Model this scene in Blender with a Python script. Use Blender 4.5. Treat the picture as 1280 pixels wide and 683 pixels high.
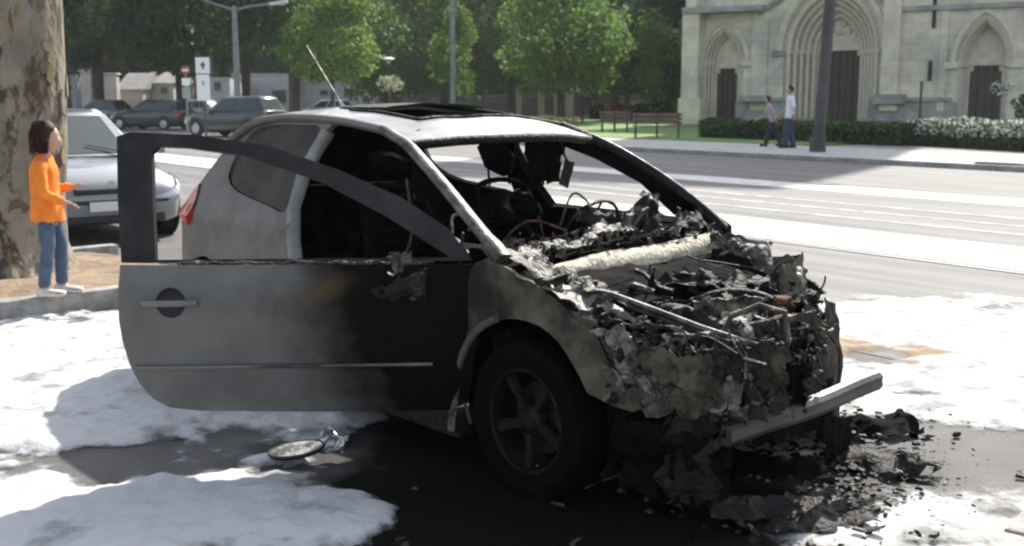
import bpy, bmesh, math, random
import numpy as np
from mathutils import Vector, Matrix, noise, Euler
from mathutils.geometry import delaunay_2d_cdt
random.seed(7)
R = math.radians
S = bpy.context.scene
for o in list(bpy.data.objects): bpy.data.objects.remove(o)
C = S.collection

# ------------------------------------------------------------------ camera
FPX, PITCH, CH = 1400.0, 0.154, 1.5
cam = bpy.data.cameras.new('camera'); camo = bpy.data.objects.new('camera', cam); C.objects.link(camo)
cam.sensor_width = 36; cam.lens = FPX / 1280 * 36
camo.location = (0, 0, CH); camo.rotation_euler = (math.pi/2 - PITCH, 0, 0)
cam.clip_start = .05; cam.clip_end = 3000
cam.dof.use_dof = True; cam.dof.focus_distance = 4.7; cam.dof.aperture_fstop = 5.0
S.camera = camo

# ------------------------------------------------------------------ world, sun, exposure
SUN_AZ, SUN_EL = 24.5, 41.5          # azimuth clockwise from +Y
w = bpy.data.worlds.new('World'); S.world = w; w.use_nodes = True
nt = w.node_tree; nt.nodes.clear()
sky = nt.nodes.new('ShaderNodeTexSky'); sky.sky_type = 'NISHITA'; sky.sun_disc = False
sky.sun_elevation = R(SUN_EL); sky.sun_rotation = R(SUN_AZ); sky.dust_density = 2.0; sky.air_density = 1.0
bg = nt.nodes.new('ShaderNodeBackground'); bg.inputs['Strength'].default_value = .15
wo = nt.nodes.new('ShaderNodeOutputWorld')
hs = nt.nodes.new('ShaderNodeHueSaturation'); hs.inputs['Saturation'].default_value = .5; nt.links.new(sky.outputs[0], hs.inputs['Color']); nt.links.new(hs.outputs[0], bg.inputs[0]); nt.links.new(bg.outputs[0], wo.inputs[0])
sl = bpy.data.lights.new('sun', 'SUN'); sl.energy = 4.4; sl.angle = R(.55); sl.color = (1, .95, .87)
so = bpy.data.objects.new('sun', sl); C.objects.link(so)
sd = Vector((math.sin(R(SUN_AZ))*math.cos(R(SUN_EL)), math.cos(R(SUN_AZ))*math.cos(R(SUN_EL)), math.sin(R(SUN_EL))))
so.rotation_euler = sd.to_track_quat('Z', 'Y').to_euler(); so.location = (20, 40, 40)
S.view_settings.view_transform = 'Standard'; S.view_settings.look = 'None'
S.view_settings.exposure = .95; S.view_settings.gamma = 1
S.render.engine = 'CYCLES'
S.cycles.max_bounces = 8
S.cycles.filter_width = 2.3

# ------------------------------------------------------------------ survey helpers (photo measurements -> metres)
def ray(u, v):
    c, s = math.cos(PITCH), math.sin(PITCH)
    dx = (u-640)/FPX; dy = (341.5-v)/FPX
    return Vector((dx, c+dy*s, -s+dy*c))
def gp(u, v, z=0):
    r = ray(u, v); t = (z-CH)/r.z
    return Vector((r.x*t, r.y*t, z))
def at(u, v, Y):
    r = ray(u, v); t = Y/r.y
    return Vector((r.x*t, Y, CH+r.z*t))
def topx(x, y, z=0):
    z -= CH; c, s = math.cos(PITCH), math.sin(PITCH)
    zc = y*c-z*s; yc = y*s+z*c
    return 640+FPX*x/zc, 341.5-FPX*yc/zc
CARX, CARY, YAW = .685, 4.69, R(-48.72)
CM = Matrix.Translation((CARX, CARY, 0)) @ Matrix.Rotation(YAW, 4, 'Z'); CMI = CM.inverted()
def cpl(u, v, n, d):                 # point on plane n.p=d of the car frame
    o = CMI @ Vector((0, 0, CH)); r = CMI.to_3x3() @ ray(u, v); n = Vector(n)
    return o + r*((d-n.dot(o))/n.dot(r))

# ------------------------------------------------------------------ materials
def nd(t, ty, **k):
    n = t.nodes.new(ty)
    for a, b in k.items(): setattr(n, a, b)
    return n
MC = {}
def mat(name, col, col2=None, rough=.7, metal=0., scale=6, bump=0., bscale=40, lo=.4, hi=.6, spec=.5, detail=6, coords='Object', coat=0., stretch=None, col3=None, scale3=2, lo3=.55, hi3=.62, trans=0., rough2=None):
    if name in MC: return MC[name]
    m = bpy.data.materials.new(name); MC[name] = m; m.use_nodes = True
    t = m.node_tree; b = t.nodes['Principled BSDF']; L = t.links.new
    b.inputs['Base Color'].default_value = (*col, 1); b.inputs['Roughness'].default_value = rough
    b.inputs['Metallic'].default_value = metal; b.inputs['Specular IOR Level'].default_value = spec
    b.inputs['Coat Weight'].default_value = coat
    tc = nd(t, 'ShaderNodeTexCoord'); src = tc.outputs[coords]
    if stretch:
        mp = nd(t, 'ShaderNodeMapping'); mp.inputs['Scale'].default_value = stretch; L(src, mp.inputs[0]); src = mp.outputs[0]
    if col2:
        n = nd(t, 'ShaderNodeTexNoise'); n.inputs['Scale'].default_value = scale; n.inputs['Detail'].default_value = detail; n.inputs['Roughness'].default_value = .62
        L(src, n.inputs['Vector'])
        r = nd(t, 'ShaderNodeValToRGB'); r.color_ramp.elements[0].position = lo; r.color_ramp.elements[1].position = hi
        r.color_ramp.elements[0].color = (*col, 1); r.color_ramp.elements[1].color = (*col2, 1)
        L(n.outputs['Fac'], r.inputs[0]); out = r.outputs[0]
        if col3:
            n3 = nd(t, 'ShaderNodeTexNoise'); n3.inputs['Scale'].default_value = scale3; n3.inputs['Detail'].default_value = 8; n3.inputs['Roughness'].default_value = .65
            mp3 = nd(t, 'ShaderNodeMapping'); mp3.inputs['Location'].default_value = (7.3, 2.1, 4.4); L(src, mp3.inputs[0]); L(mp3.outputs[0], n3.inputs['Vector'])
            r3 = nd(t, 'ShaderNodeValToRGB'); r3.color_ramp.elements[0].position = lo3; r3.color_ramp.elements[1].position = hi3
            r3.color_ramp.elements[0].color = (0, 0, 0, 1); r3.color_ramp.elements[1].color = (1, 1, 1, 1)
            L(n3.outputs['Fac'], r3.inputs[0])
            mx = nd(t, 'ShaderNodeMix', data_type='RGBA'); L(r3.outputs[0], mx.inputs[0]); L(out, mx.inputs[6]); mx.inputs[7].default_value = (*col3, 1); out = mx.outputs[2]
        L(out, b.inputs['Base Color'])
        if rough2 is not None:
            mr = nd(t, 'ShaderNodeMapRange'); mr.inputs[3].default_value = rough; mr.inputs[4].default_value = rough2; L(n.outputs['Fac'], mr.inputs[0])
            mr.inputs[1].default_value = lo; mr.inputs[2].default_value = hi; L(mr.outputs[0], b.inputs['Roughness'])
    if bump:
        nb = nd(t, 'ShaderNodeTexNoise'); nb.inputs['Scale'].default_value = bscale; nb.inputs['Detail'].default_value = 6; L(src, nb.inputs['Vector'])
        bp = nd(t, 'ShaderNodeBump'); bp.inputs['Strength'].default_value = min(1, bump); bp.inputs['Distance'].default_value = .02 if bscale > 15 else .08
        L(nb.outputs['Fac'], bp.inputs['Height']); L(bp.outputs[0], b.inputs['Normal'])
    if trans:
        tr = nd(t, 'ShaderNodeBsdfTranslucent'); ms = nd(t, 'ShaderNodeMixShader'); ms.inputs[0].default_value = trans
        if col2: L(out, tr.inputs[0])
        else: tr.inputs[0].default_value = (*col, 1)
        L(b.outputs[0], ms.inputs[1]); L(tr.outputs[0], ms.inputs[2]); L(ms.outputs[0], t.nodes['Material Output'].inputs[0])
    return m
def glass(name, col, alpha, rough=.05):
    m = mat(name, col, rough=rough, spec=.6)
    b = m.node_tree.nodes['Principled BSDF']; b.inputs['Alpha'].default_value = alpha
    return m

M_soot = mat('soot', (.002, .002, .002), (.007, .0066, .006), rough=.92, spec=.06, scale=9, bump=.6, bscale=60)
M_char = mat('charred_metal', (.004, .004, .004), (.016, .014, .012), rough=.62, spec=.25, scale=14, bump=.9, bscale=50, col3=(.10, .095, .082), scale3=11, lo3=.64, hi3=.72)
M_ash = mat('ash_metal', (.025, .023, .019), (.105, .098, .084), rough=.6, metal=.2, scale=16, bump=.9, bscale=45, col3=(.38, .37, .34), scale3=13, lo3=.59, hi3=.66)
M_alu = mat('melted_alloy', (.045, .043, .037), (.20, .19, .165), rough=.45, metal=.4, scale=14, bump=.9, bscale=40, col3=(.015, .015, .014), scale3=8, lo3=.53, hi3=.62)
M_rust = mat('scorched_steel', (.032, .027, .020), (.105, .088, .064), rough=.65, spec=.2, metal=.0, scale=6, bump=.35, bscale=30, col3=(.016, .015, .014), scale3=3.0, lo3=.50, hi3=.62)
M_orange = mat('rusty_casting', (.03, .014, .007), (.17, .065, .028), rough=.85, scale=12, bump=.6, bscale=40)
M_beige = mat('burnt_cowl_paint', (.30, .27, .20), (.55, .50, .39), rough=.8, scale=22, bump=.7, bscale=50, col3=(.05, .045, .04), scale3=7, lo3=.6, hi3=.68)
M_paint = mat('body_silver_paint', (.11, .099, .085), (.15, .136, .118), rough=.5, metal=.1, scale=4, bump=.06, bscale=12, col3=(.085, .074, .062), scale3=3, lo3=.5, hi3=.75, spec=.4, coat=.0)  # silver paint set browner and darker than on the roof
M_rpaint = mat('roof_silver_paint', (.15, .148, .142), (.23, .228, .22), rough=.42, metal=.4, scale=5, col3=(.10, .10, .095), scale3=4, lo3=.6, hi3=.72, coat=.3)
M_pillar = mat('pillar_burnt_paint', (.06, .057, .052), (.17, .165, .15), rough=.45, metal=.5, scale=9, bump=.3, bscale=30, col3=(.03, .028, .026), scale3=6, lo3=.5, hi3=.62)
M_black = mat('black_plastic', (.012, .012, .013), rough=.5)
M_rub = mat('tyre_rubber', (.003, .003, .003), (.006, .0055, .005), rough=.95, spec=.03, scale=20, bump=.4, bscale=70)
M_qglass = mat('smoked_quarter_glass', (.016, .014, .010), (.045, .037, .027), rough=.55, scale=5, spec=.25)
M_lampred = mat('red_lamp_lens', (.45, .03, .02), rough=.25, coat=.5)

# ------------------------------------------------------------------ mesh helpers
def link(name, me, m, parent=None, smooth=None, loc=None, rot=None):
    o = bpy.data.objects.new(name, me); C.objects.link(o)
    for x in (m if isinstance(m, (list, tuple)) else [m]):
        if len(me.materials) < (len(m) if isinstance(m, (list, tuple)) else 1): me.materials.append(x)
    if smooth is not None:
        me.polygons.foreach_set('use_smooth', [True]*len(me.polygons))
        if smooth < 180: me.set_sharp_from_angle(angle=R(smooth))
    if parent: o.parent = parent
    if loc is not None: o.location = loc
    if rot is not None: o.rotation_euler = rot
    return o
def obj(name, bm, m, parent=None, smooth=None, **k):
    me = bpy.data.meshes.new(name); bm.to_mesh(me); bm.free()
    return link(name, me, m, parent, smooth, **k)
def raw(name, vs, fs, m, parent=None, smooth=None, **k):
    me = bpy.data.meshes.new(name); me.from_pydata([tuple(v) for v in vs], [], fs); me.update()
    return link(name, me, m, parent, smooth, **k)
def tag(o, label=None, cat=None, group=None, kind=None):
    if label: o['label'] = label
    if cat: o['category'] = cat
    if group: o['group'] = group
    if kind: o['kind'] = kind
    return o
def thing(name, label, cat, loc=(0, 0, 0), rotz=0, group=None):
    o = bpy.data.objects.new(name, None); C.objects.link(o); o.location = loc; o.rotation_euler = (0, 0, rotz)
    o.empty_display_size = .2
    return tag(o, label, cat, group)
def copy_tree(o, parent=None, **k):
    c = o.copy(); C.objects.link(c); c.parent = parent
    for ch in [x for x in o.children]: copy_tree(ch, c)
    return c
def box(bm, x0, x1, y0, y1, z0, z1, M=None, mi=0):
    vs = [bm.verts.new((x, y, z)) for x in (x0, x1) for y in (y0, y1) for z in (z0, z1)]
    if M is not None:
        for v in vs: v.co = M @ v.co
    for f in ((0, 1, 3, 2), (4, 6, 7, 5), (0, 4, 5, 1), (2, 3, 7, 6), (0, 2, 6, 4), (1, 5, 7, 3)):
        bm.faces.new([vs[i] for i in f]).material_index = mi
    return vs
def bbox(x0, x1, y0, y1, z0, z1, bev=.01, seg=2, M=None):
    bm = bmesh.new(); box(bm, x0, x1, y0, y1, z0, z1)
    if bev: bmesh.ops.bevel(bm, geom=bm.edges[:], offset=bev, segments=seg, affect='EDGES', profile=.6)
    bmesh.ops.recalc_face_normals(bm, faces=bm.faces[:])
    if M is not None: bmesh.ops.transform(bm, matrix=M, verts=bm.verts[:])
    return bm
def tube(bm, pts, r, n=8, flat=1., cap=True, up=Vector((0, 0, 1)), mi=0):
    pts = [Vector(p) for p in pts]; rings = []
    for i, p in enumerate(pts):
        d = (pts[min(i+1, len(pts)-1)]-pts[max(i-1, 0)]).normalized()
        a = d.cross(up)
        if a.length < .05: a = d.cross(Vector((1, 0, 0)))
        a.normalize(); b = d.cross(a).normalized()
        rr = r[i] if isinstance(r, (list, tuple)) else r
        rings.append([bm.verts.new(p + a*math.cos(k*2*math.pi/n)*rr + b*math.sin(k*2*math.pi/n)*rr*flat) for k in range(n)])
    for i in range(len(rings)-1):
        for k in range(n):
            bm.faces.new((rings[i][k], rings[i][(k+1) % n], rings[i+1][(k+1) % n], rings[i+1][k])).material_index = mi
    if cap:
        bm.faces.new(rings[0][::-1]).material_index = mi; bm.faces.new(rings[-1]).material_index = mi
    return rings
def tubeobj(name, pts, r, m, parent=None, **k):
    bm = bmesh.new(); tube(bm, pts, r, **k); bmesh.ops.recalc_face_normals(bm, faces=bm.faces[:]); return obj(name, bm, m, parent, smooth=50)
def lathe(bm, prof, n=24, axis='Z', M=None, mi=0, close=False):
    rings = []
    for (r, h) in prof:
        ring = []
        for k in range(n):
            a = 2*math.pi*k/n
            c = (r*math.cos(a), r*math.sin(a), h) if axis == 'Z' else (r*math.cos(a), h, r*math.sin(a))
            co = Vector(c)
            if M is not None: co = M @ co
            ring.append(bm.verts.new(co))
        rings.append(ring)
    for i in range(len(rings)-1):
        for k in range(n):
            bm.faces.new((rings[i][k], rings[i][(k+1) % n], rings[i+1][(k+1) % n], rings[i+1][k])).material_index = mi
    if prof[0][0] > 1e-6 and close: bm.faces.new(rings[0][::-1]); 
    if prof[-1][0] > 1e-6 and close: bm.faces.new(rings[-1])
    bmesh.ops.remove_doubles(bm, verts=bm.verts[:], dist=1e-5)
def inside(p, poly):
    x, y = p; r = False; j = len(poly)-1
    for i in range(len(poly)):
        xi, yi = poly[i]; xj, yj = poly[j]
        if (yi > y) != (yj > y) and x < (xj-xi)*(y-yi)/(yj-yi)+xi: r = not r
        j = i
    return r
def dens(poly, step):
    out = []
    for i in range(len(poly)):
        a = Vector(poly[i]); b = Vector(poly[(i+1) % len(poly)]); n = max(1, int((b-a).length/step))
        for k in range(n): out.append(a.lerp(b, k/n))
    return out
def cr(poly, n=4, closed=True):      # Catmull-Rom smoothing
    P = [Vector(p) for p in poly]; N = len(P); out = []
    for i in range(N if closed else N-1):
        p0, p1, p2, p3 = (P[(i-1) % N], P[i], P[(i+1) % N], P[(i+2) % N]) if closed else (P[max(i-1, 0)], P[i], P[i+1], P[min(i+2, N-1)])
        for k in range(n):
            t = k/n; out.append(.5*((2*p1)+(p2-p0)*t+(2*p0-5*p1+4*p2-p3)*t*t+(3*p1-p0-3*p2+p3)*t**3))
    if not closed: out.append(P[-1])
    return out
def panel(outer, holes, fn, step=.06, thick=.02, outward=None, seed=0, keep=None):
    rnd = random.Random(seed)
    vs, es = [], []
    loops = [dens(outer, step)] + [dens(h, step) for h in holes]
    for lp in loops:
        b = len(vs); vs += [Vector((p[0], p[1])) for p in lp]; es += [(b+i, b+(i+1) % len(lp)) for i in range(len(lp))]
    polys = [[(p[0], p[1]) for p in lp] for lp in loops]
    xs = [p[0] for p in polys[0]]; ys = [p[1] for p in polys[0]]
    x = min(xs)+step/2; nb = len(vs)
    while x < max(xs):
        y = min(ys)+step/2
        while y < max(ys):
            q = (x+rnd.uniform(-.2, .2)*step, y+rnd.uniform(-.2, .2)*step)
            if inside(q, polys[0]) and not any(inside(q, h) for h in polys[1:]) and min((vs[i].x-q[0])**2+(vs[i].y-q[1])**2 for i in range(nb)) > (.45*step)**2:
                vs.append(Vector(q))
            y += step
        x += step
    V, _, F, *_ = delaunay_2d_cdt(vs, es, [], 0, 1e-6)
    bm = bmesh.new(); bv = [bm.verts.new(fn(v.x, v.y)) for v in V]
    for f in F:
        c = (sum(V[i].x for i in f)/3, sum(V[i].y for i in f)/3)
        if inside(c, polys[0]) and not any(inside(c, h) for h in polys[1:]) and (keep is None or keep(*c)):
            try: bm.faces.new([bv[i] for i in f])
            except ValueError: pass
    bmesh.ops.delete(bm, geom=[v for v in bm.verts if not v.link_faces], context='VERTS')
    bm.normal_update()
    if outward is not None:
        ow = Vector(outward)
        tot = sum((f.normal.dot(ow)*f.calc_area() for f in bm.faces))
        if tot < 0:
            bmesh.ops.reverse_faces(bm, faces=bm.faces[:]); bm.normal_update()
    if thick:
        front = set(bm.faces)
        r = bmesh.ops.solidify(bm, geom=bm.faces[:], thickness=thick)
        bm.normal_update()
        if outward is not None:
            bmesh.ops.recalc_face_normals(bm, faces=bm.faces[:])
            for f in bm.faces:
                if f.normal.dot(ow) < -.15: f.material_index = 1
    return bm
def fb(x, y, z=0., o=4, s=1.):
    v = 0; a = 1; n = 0
    for i in range(o):
        v += a*noise.noise(Vector((x*s, y*s, z*s+i*7.1))); n += a; a *= .55; s *= 2.1
    return v/n*1.6
def thicken(bm, t):
    bm.normal_update(); fs = bm.faces[:]; bd = [e for e in bm.edges if len(e.link_faces) == 1]; mp_ = {}
    for v in bm.verts[:]:
        mp_[v] = v.co - v.normal*t
    nv_ = {v: bm.verts.new(c) for v, c in mp_.items()}
    for f in fs: bm.faces.new([nv_[v] for v in reversed(f.verts)]).material_index = f.material_index
    for e in bd:
        l = e.link_loops[0]; a, b = l.vert, l.link_loop_next.vert
        bm.faces.new((b, a, nv_[a], nv_[b]))
def crumple(name, corners, m, parent, nu=14, nv=8, amp=.03, ragged=.3, seed=0, thick=.004, fs=7.):
    a, b, c, d = [Vector(p) for p in corners]; bm = bmesh.new(); G = []
    nrm = (b-a).cross(d-a).normalized()
    for i in range(nu+1):
        row = []
        for j in range(nv+1):
            u, v = i/nu, j/nv
            p = a.lerp(b, u).lerp(d.lerp(c, u), v)
            e = min(u, 1-u, v, 1-v)*4
            q = Vector((noise.noise(p*fs+Vector((seed, 0, 0))), noise.noise(p*fs+Vector((0, seed, 9))), noise.noise(p*fs+Vector((5, 0, seed)))))
            q2 = noise.noise_vector(p*fs*3.1+Vector((seed, 3, 3)))
            row.append(bm.verts.new(p + (q*1.1+q2*.45)*amp + nrm*amp*q.x))
        G.append(row)
    for i in range(nu):
        for j in range(nv):
            u, v = (i+.5)/nu, (j+.5)/nv; e = min(u, 1-u, v, 1-v)
            if e < .22 and noise.noise(Vector((u*7+seed*3.3, v*7, seed)))*.5+.5 < ragged*(1-e/.22)*1.3: continue
            bm.faces.new((G[i][j], G[i+1][j], G[i+1][j+1], G[i][j+1]))
    bmesh.ops.delete(bm, geom=[v for v in bm.verts if not v.link_faces], context='VERTS')
    bmesh.ops.triangulate(bm, faces=bm.faces[:])
    thicken(bm, thick)
    return obj(name, bm, m, parent, smooth=42)
def lump(bm, c, s, seed=0, amp=.35, sub=2, mi=0, rot=None):
    r = bmesh.ops.create_icosphere(bm, subdivisions=sub, radius=1.)
    Mr = Euler(rot or (seed*1.3, seed*.7, seed*2.1)).to_matrix()
    for v in r['verts']:
        p = v.co.copy(); k = 1+amp*(noise.noise(p*1.5+Vector((seed*3.7, 0, 0)))+.5*noise.noise(p*4+Vector((0, seed, 0))))
        v.co = Vector(c) + Mr @ Vector((p.x*s[0]*k, p.y*s[1]*k, p.z*s[2]*k))
    for f in {f for v in r['verts'] for f in v.link_faces}: f.material_index = mi

# ================================================================== GROUND AND ROAD
D = Vector((.60, -.80, 0)); Nn = Vector((.80, .60, 0))
def rd(a, b, z=0): return D*a + Nn*b + Vector((0, 0, z))
def strip(name, a0, a1, b0, b1, z, m, ja=0., step=2., parent=None):
    n = max(1, int((a1-a0)/step)); vs = []; fs = []
    for i in range(n+1):
        a = a0+(a1-a0)*i/n
        vs += [rd(a, b0+ja*noise.noise(Vector((a*.6, b0, 0))), z), rd(a, b1+ja*noise.noise(Vector((a*.6, b1, 5))), z)]
    for i in range(n): fs.append((2*i, 2*i+1, 2*i+3, 2*i+2))
    return raw(name, vs, fs, m, parent)
M_asph = mat('asphalt', (.075, .073, .070), (.15, .147, .142), rough=.85, scale=1.1, bump=.5, bscale=90, lo=.35, hi=.7, coords='Object', detail=12)
# soot and water stain round the wreck, its black also painting in shadow
t = M_asph.node_tree; b = t.nodes['Principled BSDF']; L = t.links.new
old = b.inputs['Base Color'].links[0].from_socket
tc = nd(t, 'ShaderNodeTexCoord'); mp = nd(t, 'ShaderNodeMapping'); mp.inputs['Location'].default_value = (-.15, -4.15, 0); mp.vector_type = 'TEXTURE'
mp.inputs['Location'].default_value = (.22, 4.35, 0); mp.inputs['Scale'].default_value = (1.35, 2.2, 1)
L(tc.outputs['Object'], mp.inputs[0]); ln = nd(t, 'ShaderNodeVectorMath', operation='LENGTH'); L(mp.outputs[0], ln.inputs[0])
n1 = nd(t, 'ShaderNodeTexNoise'); n1.inputs['Scale'].default_value = 2.2; n1.inputs['Detail'].default_value = 9; L(tc.outputs['Object'], n1.inputs[0])
ad = nd(t, 'ShaderNodeMath', operation='MULTIPLY_ADD'); L(n1.outputs['Fac'], ad.inputs[0]); ad.inputs[1].default_value = 1.0; L(ln.outputs['Value'], ad.inputs[2])
rp = nd(t, 'ShaderNodeValToRGB'); rp.color_ramp.elements[0].position = 1.15/2; rp.color_ramp.elements[1].position = 1.6/2
hm = nd(t, 'ShaderNodeMath', operation='MULTIPLY'); hm.inputs[1].default_value = .5; L(ad.outputs[0], hm.inputs[0]); L(hm.outputs[0], rp.inputs[0])
mx = nd(t, 'ShaderNodeMix', data_type='RGBA'); L(rp.outputs[0], mx.inputs[0]); mx.inputs[6].default_value = (.006, .006, .006, 1); L(old, mx.inputs[7]); L(mx.outputs[2], b.inputs['Base Color'])
mr = nd(t, 'ShaderNodeMapRange'); mr.inputs[3].default_value = .06; mr.inputs[4].default_value = .4; L(rp.outputs[0], mr.inputs[0]); L(mr.outputs[0], b.inputs['Specular IOR Level'])

vs = [(-900, -300, 0), (900, -300, 0), (900, 900, 0), (-900, 900, 0)]
tag(raw('ground', vs, [(0, 1, 2, 3)], M_asph), kind='structure')
M_lane = mat('worn_road_surface', (.085, .083, .079), (.17, .167, .16), rough=.8, scale=1.3, col3=(.07, .068, .064), scale3=2.2, lo3=.54, hi3=.70, bump=.35, bscale=80, detail=12, lo=.3, hi=.7, stretch=(1, 1, 1))
for q_ in M_lane.node_tree.nodes:
    if q_.type == 'MAPPING' and q_.inputs['Location'].default_value[0] == 0: q_.vector_type = 'TEXTURE'; q_.inputs['Rotation'].default_value = (0, 0, math.atan2(-.8, .6)); q_.inputs['Scale'].default_value = (7, .5, 1)
M_conc = mat('pale_concrete_band', (.50, .49, .46), (.62, .61, .58), rough=.8, scale=2.5, bump=.2, bscale=60)
M_rail = mat('slot_rail', (.03, .03, .03), (.07, .065, .06), rough=.5, scale=10)
tag(strip('road', -60, 40, 5.6, 22.35, .004, M_lane), kind='structure')
tag(strip('concrete_band', -60, 40, 9.45, 10.95, .008, M_conc, ja=.05, step=1), kind='structure')
tag(strip('concrete_band', -60, 40, 15.2, 16.25, .008, M_conc, ja=.08, step=1), kind='structure')
for k, bb in enumerate((11.9, 12.7, 13.5)):
    tag(strip('worn_road_line', -60, 40, bb, bb+.14, .0085, mat('worn_line_paint', (.22, .218, .21), (.42, .41, .40), rough=.8, scale=3, lo=.45, hi=.6)), kind='structure')
tag(strip('drainage_slot', -60, 40, 9.26, 9.33, .012, M_rail), kind='structure')
M_tar = mat('tar_seal', (.02, .02, .02), (.04, .04, .038), rough=.7, scale=6)
rc = random.Random(17)
for k in range(9):
    a = rc.uniform(-18, 6); b_ = rc.uniform(6.2, 21); vs = []; fs = []; n = 26; wd = rc.uniform(.012, .03); ang = rc.uniform(-.5, .5) if k % 3 else 1.4
    for i in range(n+1):
        q = rd(a+math.cos(ang)*i*.16, b_+math.sin(ang)*i*.16+.10*noise.noise(Vector((i*.45, k*3.1, 0))), .0175 if 9.2 < b_ < 16.6 else .0135); vs += [q, q+Nn*wd*(.5+abs(noise.noise(Vector((i*.8, k, 2)))))*1.6]
    for i in range(n): fs.append((2*i, 2*i+1, 2*i+3, 2*i+2))
    tag(raw('road_crack', vs, fs, M_tar), kind='structure')
# far pavement
M_pave = mat('pale_pavement', (.34, .33, .31), (.43, .42, .395), rough=.85, scale=2, bump=.2, bscale=50)
M_kerb = mat('kerb_stone', (.20, .195, .185), (.32, .31, .29), rough=.8, scale=5, bump=.4, bscale=40)
def slab(name, pts, z0, z1, m, parent=None):
    n = len(pts); vs = [(p[0], p[1], z1) for p in pts]+[(p[0], p[1], z0) for p in pts]
    return raw(name, vs, [tuple(range(n))]+[(i, i+n, (i+1) % n+n, (i+1) % n) for i in range(n)], m, parent)
tag(slab('pavement', [rd(-70, 22.5), rd(45, 22.5), rd(45, 27.3), rd(-70, 27.3)], 0, .12, M_pave), kind='structure')
kb = raw('kerb', [], [], M_kerb); tag(kb, kind='structure')
bm = bmesh.new(); MR = Matrix(((D.x, Nn.x, 0, 0), (D.y, Nn.y, 0, 0), (0, 0, 1, 0), (0, 0, 0, 1)))
box(bm, 0, 1.18, 0, .16, -.02, .125); bmesh.ops.bevel(bm, geom=bm.edges[:], offset=.012, segments=1, affect='EDGES')
kme = bpy.data.meshes.new('kerb_stone'); bm.to_mesh(kme); bm.free(); kme.materials.append(M_kerb)
for i in range(44):
    k = bpy.data.objects.new('kerb_stone', kme); C.objects.link(k); k.parent = kb
    k.matrix_local = Matrix.Translation(rd(-44+i*1.2, 22.34)) @ MR
# lawn & path behind
M_lawn = mat('lawn_grass', (.06, .13, .02), (.13, .24, .04), rough=.9, scale=1.5, bump=.6, bscale=30)
tag(slab('lawn', [rd(-75, 27.3), rd(-22, 27.3), rd(-22, 60), rd(-75, 60)], 0, .14, M_lawn), kind='structure')
tag(slab('forecourt', [rd(-21.6, 27.3), rd(45, 27.3), rd(45, 70), rd(-21.6, 70)], 0, .10, mat('forecourt_gravel', (.19, .18, .16), (.27, .26, .235), rough=.9, scale=3, bump=.3)), kind='structure')

# left planting strip (earth) with kerb stones, perpendicular to the road
M_earth = mat('shaded_sandy_earth', (.17, .115, .07), (.27, .20, .13), rough=.95, scale=5, bump=.8, bscale=30, col3=(.12, .085, .05), scale3=3, lo3=.55, hi3=.65)  # earth colours darkened overall to stand in for partial shade
KD = Vector((.707, .707, 0)); KN = Vector((-.707, .707, 0)); K0 = Vector((-3.46, 7.43, 0))
def kp(a, b, z=0): return K0 + KD*a + KN*b + Vector((0, 0, z))
n = 36; gs = []; gf = []
for i in range(n+1):
    for j in range(17):
        a = -7+8.6*i/n; bb = .14+2.2*j/16; e = min(j, 16-j, 3)/3
        gs.append(kp(a, bb, .11 + e*(.035+.04*fb(a, bb, 0, 4, 1.6)+.012*fb(a, bb, 3, 2, 9))))
for i in range(n):
    for j in range(16): gf.append((i*17+j, (i+1)*17+j, (i+1)*17+j+1, i*17+j+1))
tag(raw('tree_pit_earth', gs, gf, M_earth, smooth=180), kind='structure')
kb2 = raw('kerb', [], [], M_kerb); tag(kb2, kind='structure')
M_kerb2 = mat('kerb_granite', (.22, .21, .20), (.34, .33, .315), rough=.75, scale=9, bump=.4, bscale=60)
bm = bbox(0, .98, 0, .14, -.02, .15, bev=.015); km2 = bpy.data.meshes.new('kerb_stone'); bm.to_mesh(km2); bm.free(); km2.materials.append(M_kerb2)
MK = Matrix(((KD.x, KN.x, 0, 0), (KD.y, KN.y, 0, 0), (0, 0, 1, 0), (0, 0, 0, 1)))
for i in range(9):
    for bb in (0, 2.34):
        k = bpy.data.objects.new('kerb_stone', km2); C.objects.link(k); k.parent = kb2
        k.matrix_local = Matrix.Translation(kp(-7.0+i*1.0-.0, bb, random.uniform(-.006, .004))) @ MK @ Matrix.Rotation(random.uniform(-.008, .008), 4, 'Z')
# corner of a kerbed pavement at bottom right
a0 = gp(1240, 683, .12); a0.z = 0; a1 = Vector((.64, .768, 0)); an = Vector((.768, -.64, 0))
M_pink = mat('pinkish_paving', (.42, .36, .31), (.52, .46, .40), rough=.85, scale=6, bump=.3)
tag(slab('paving_corner', [a0-a1*3+an*.16, a0+a1*2.2+an*.16, a0+a1*2.2+an*3, a0-a1*3+an*3], 0, .12, M_pink), kind='structure')
k3 = raw('kerb', [], [], M_pink); tag(k3, kind='structure')
for i in range(5):
    k = bpy.data.objects.new('kerb_stone', km2); C.objects.link(k); k.parent = k3
    k.matrix_local = Matrix.Translation(a0+a1*(-2.9+i*1.0)) @ Matrix(((a1.x, an.x, 0, 0), (a1.y, an.y, 0, 0), (0, 0, 1, 0), (0, 0, 0, 1)))

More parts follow.
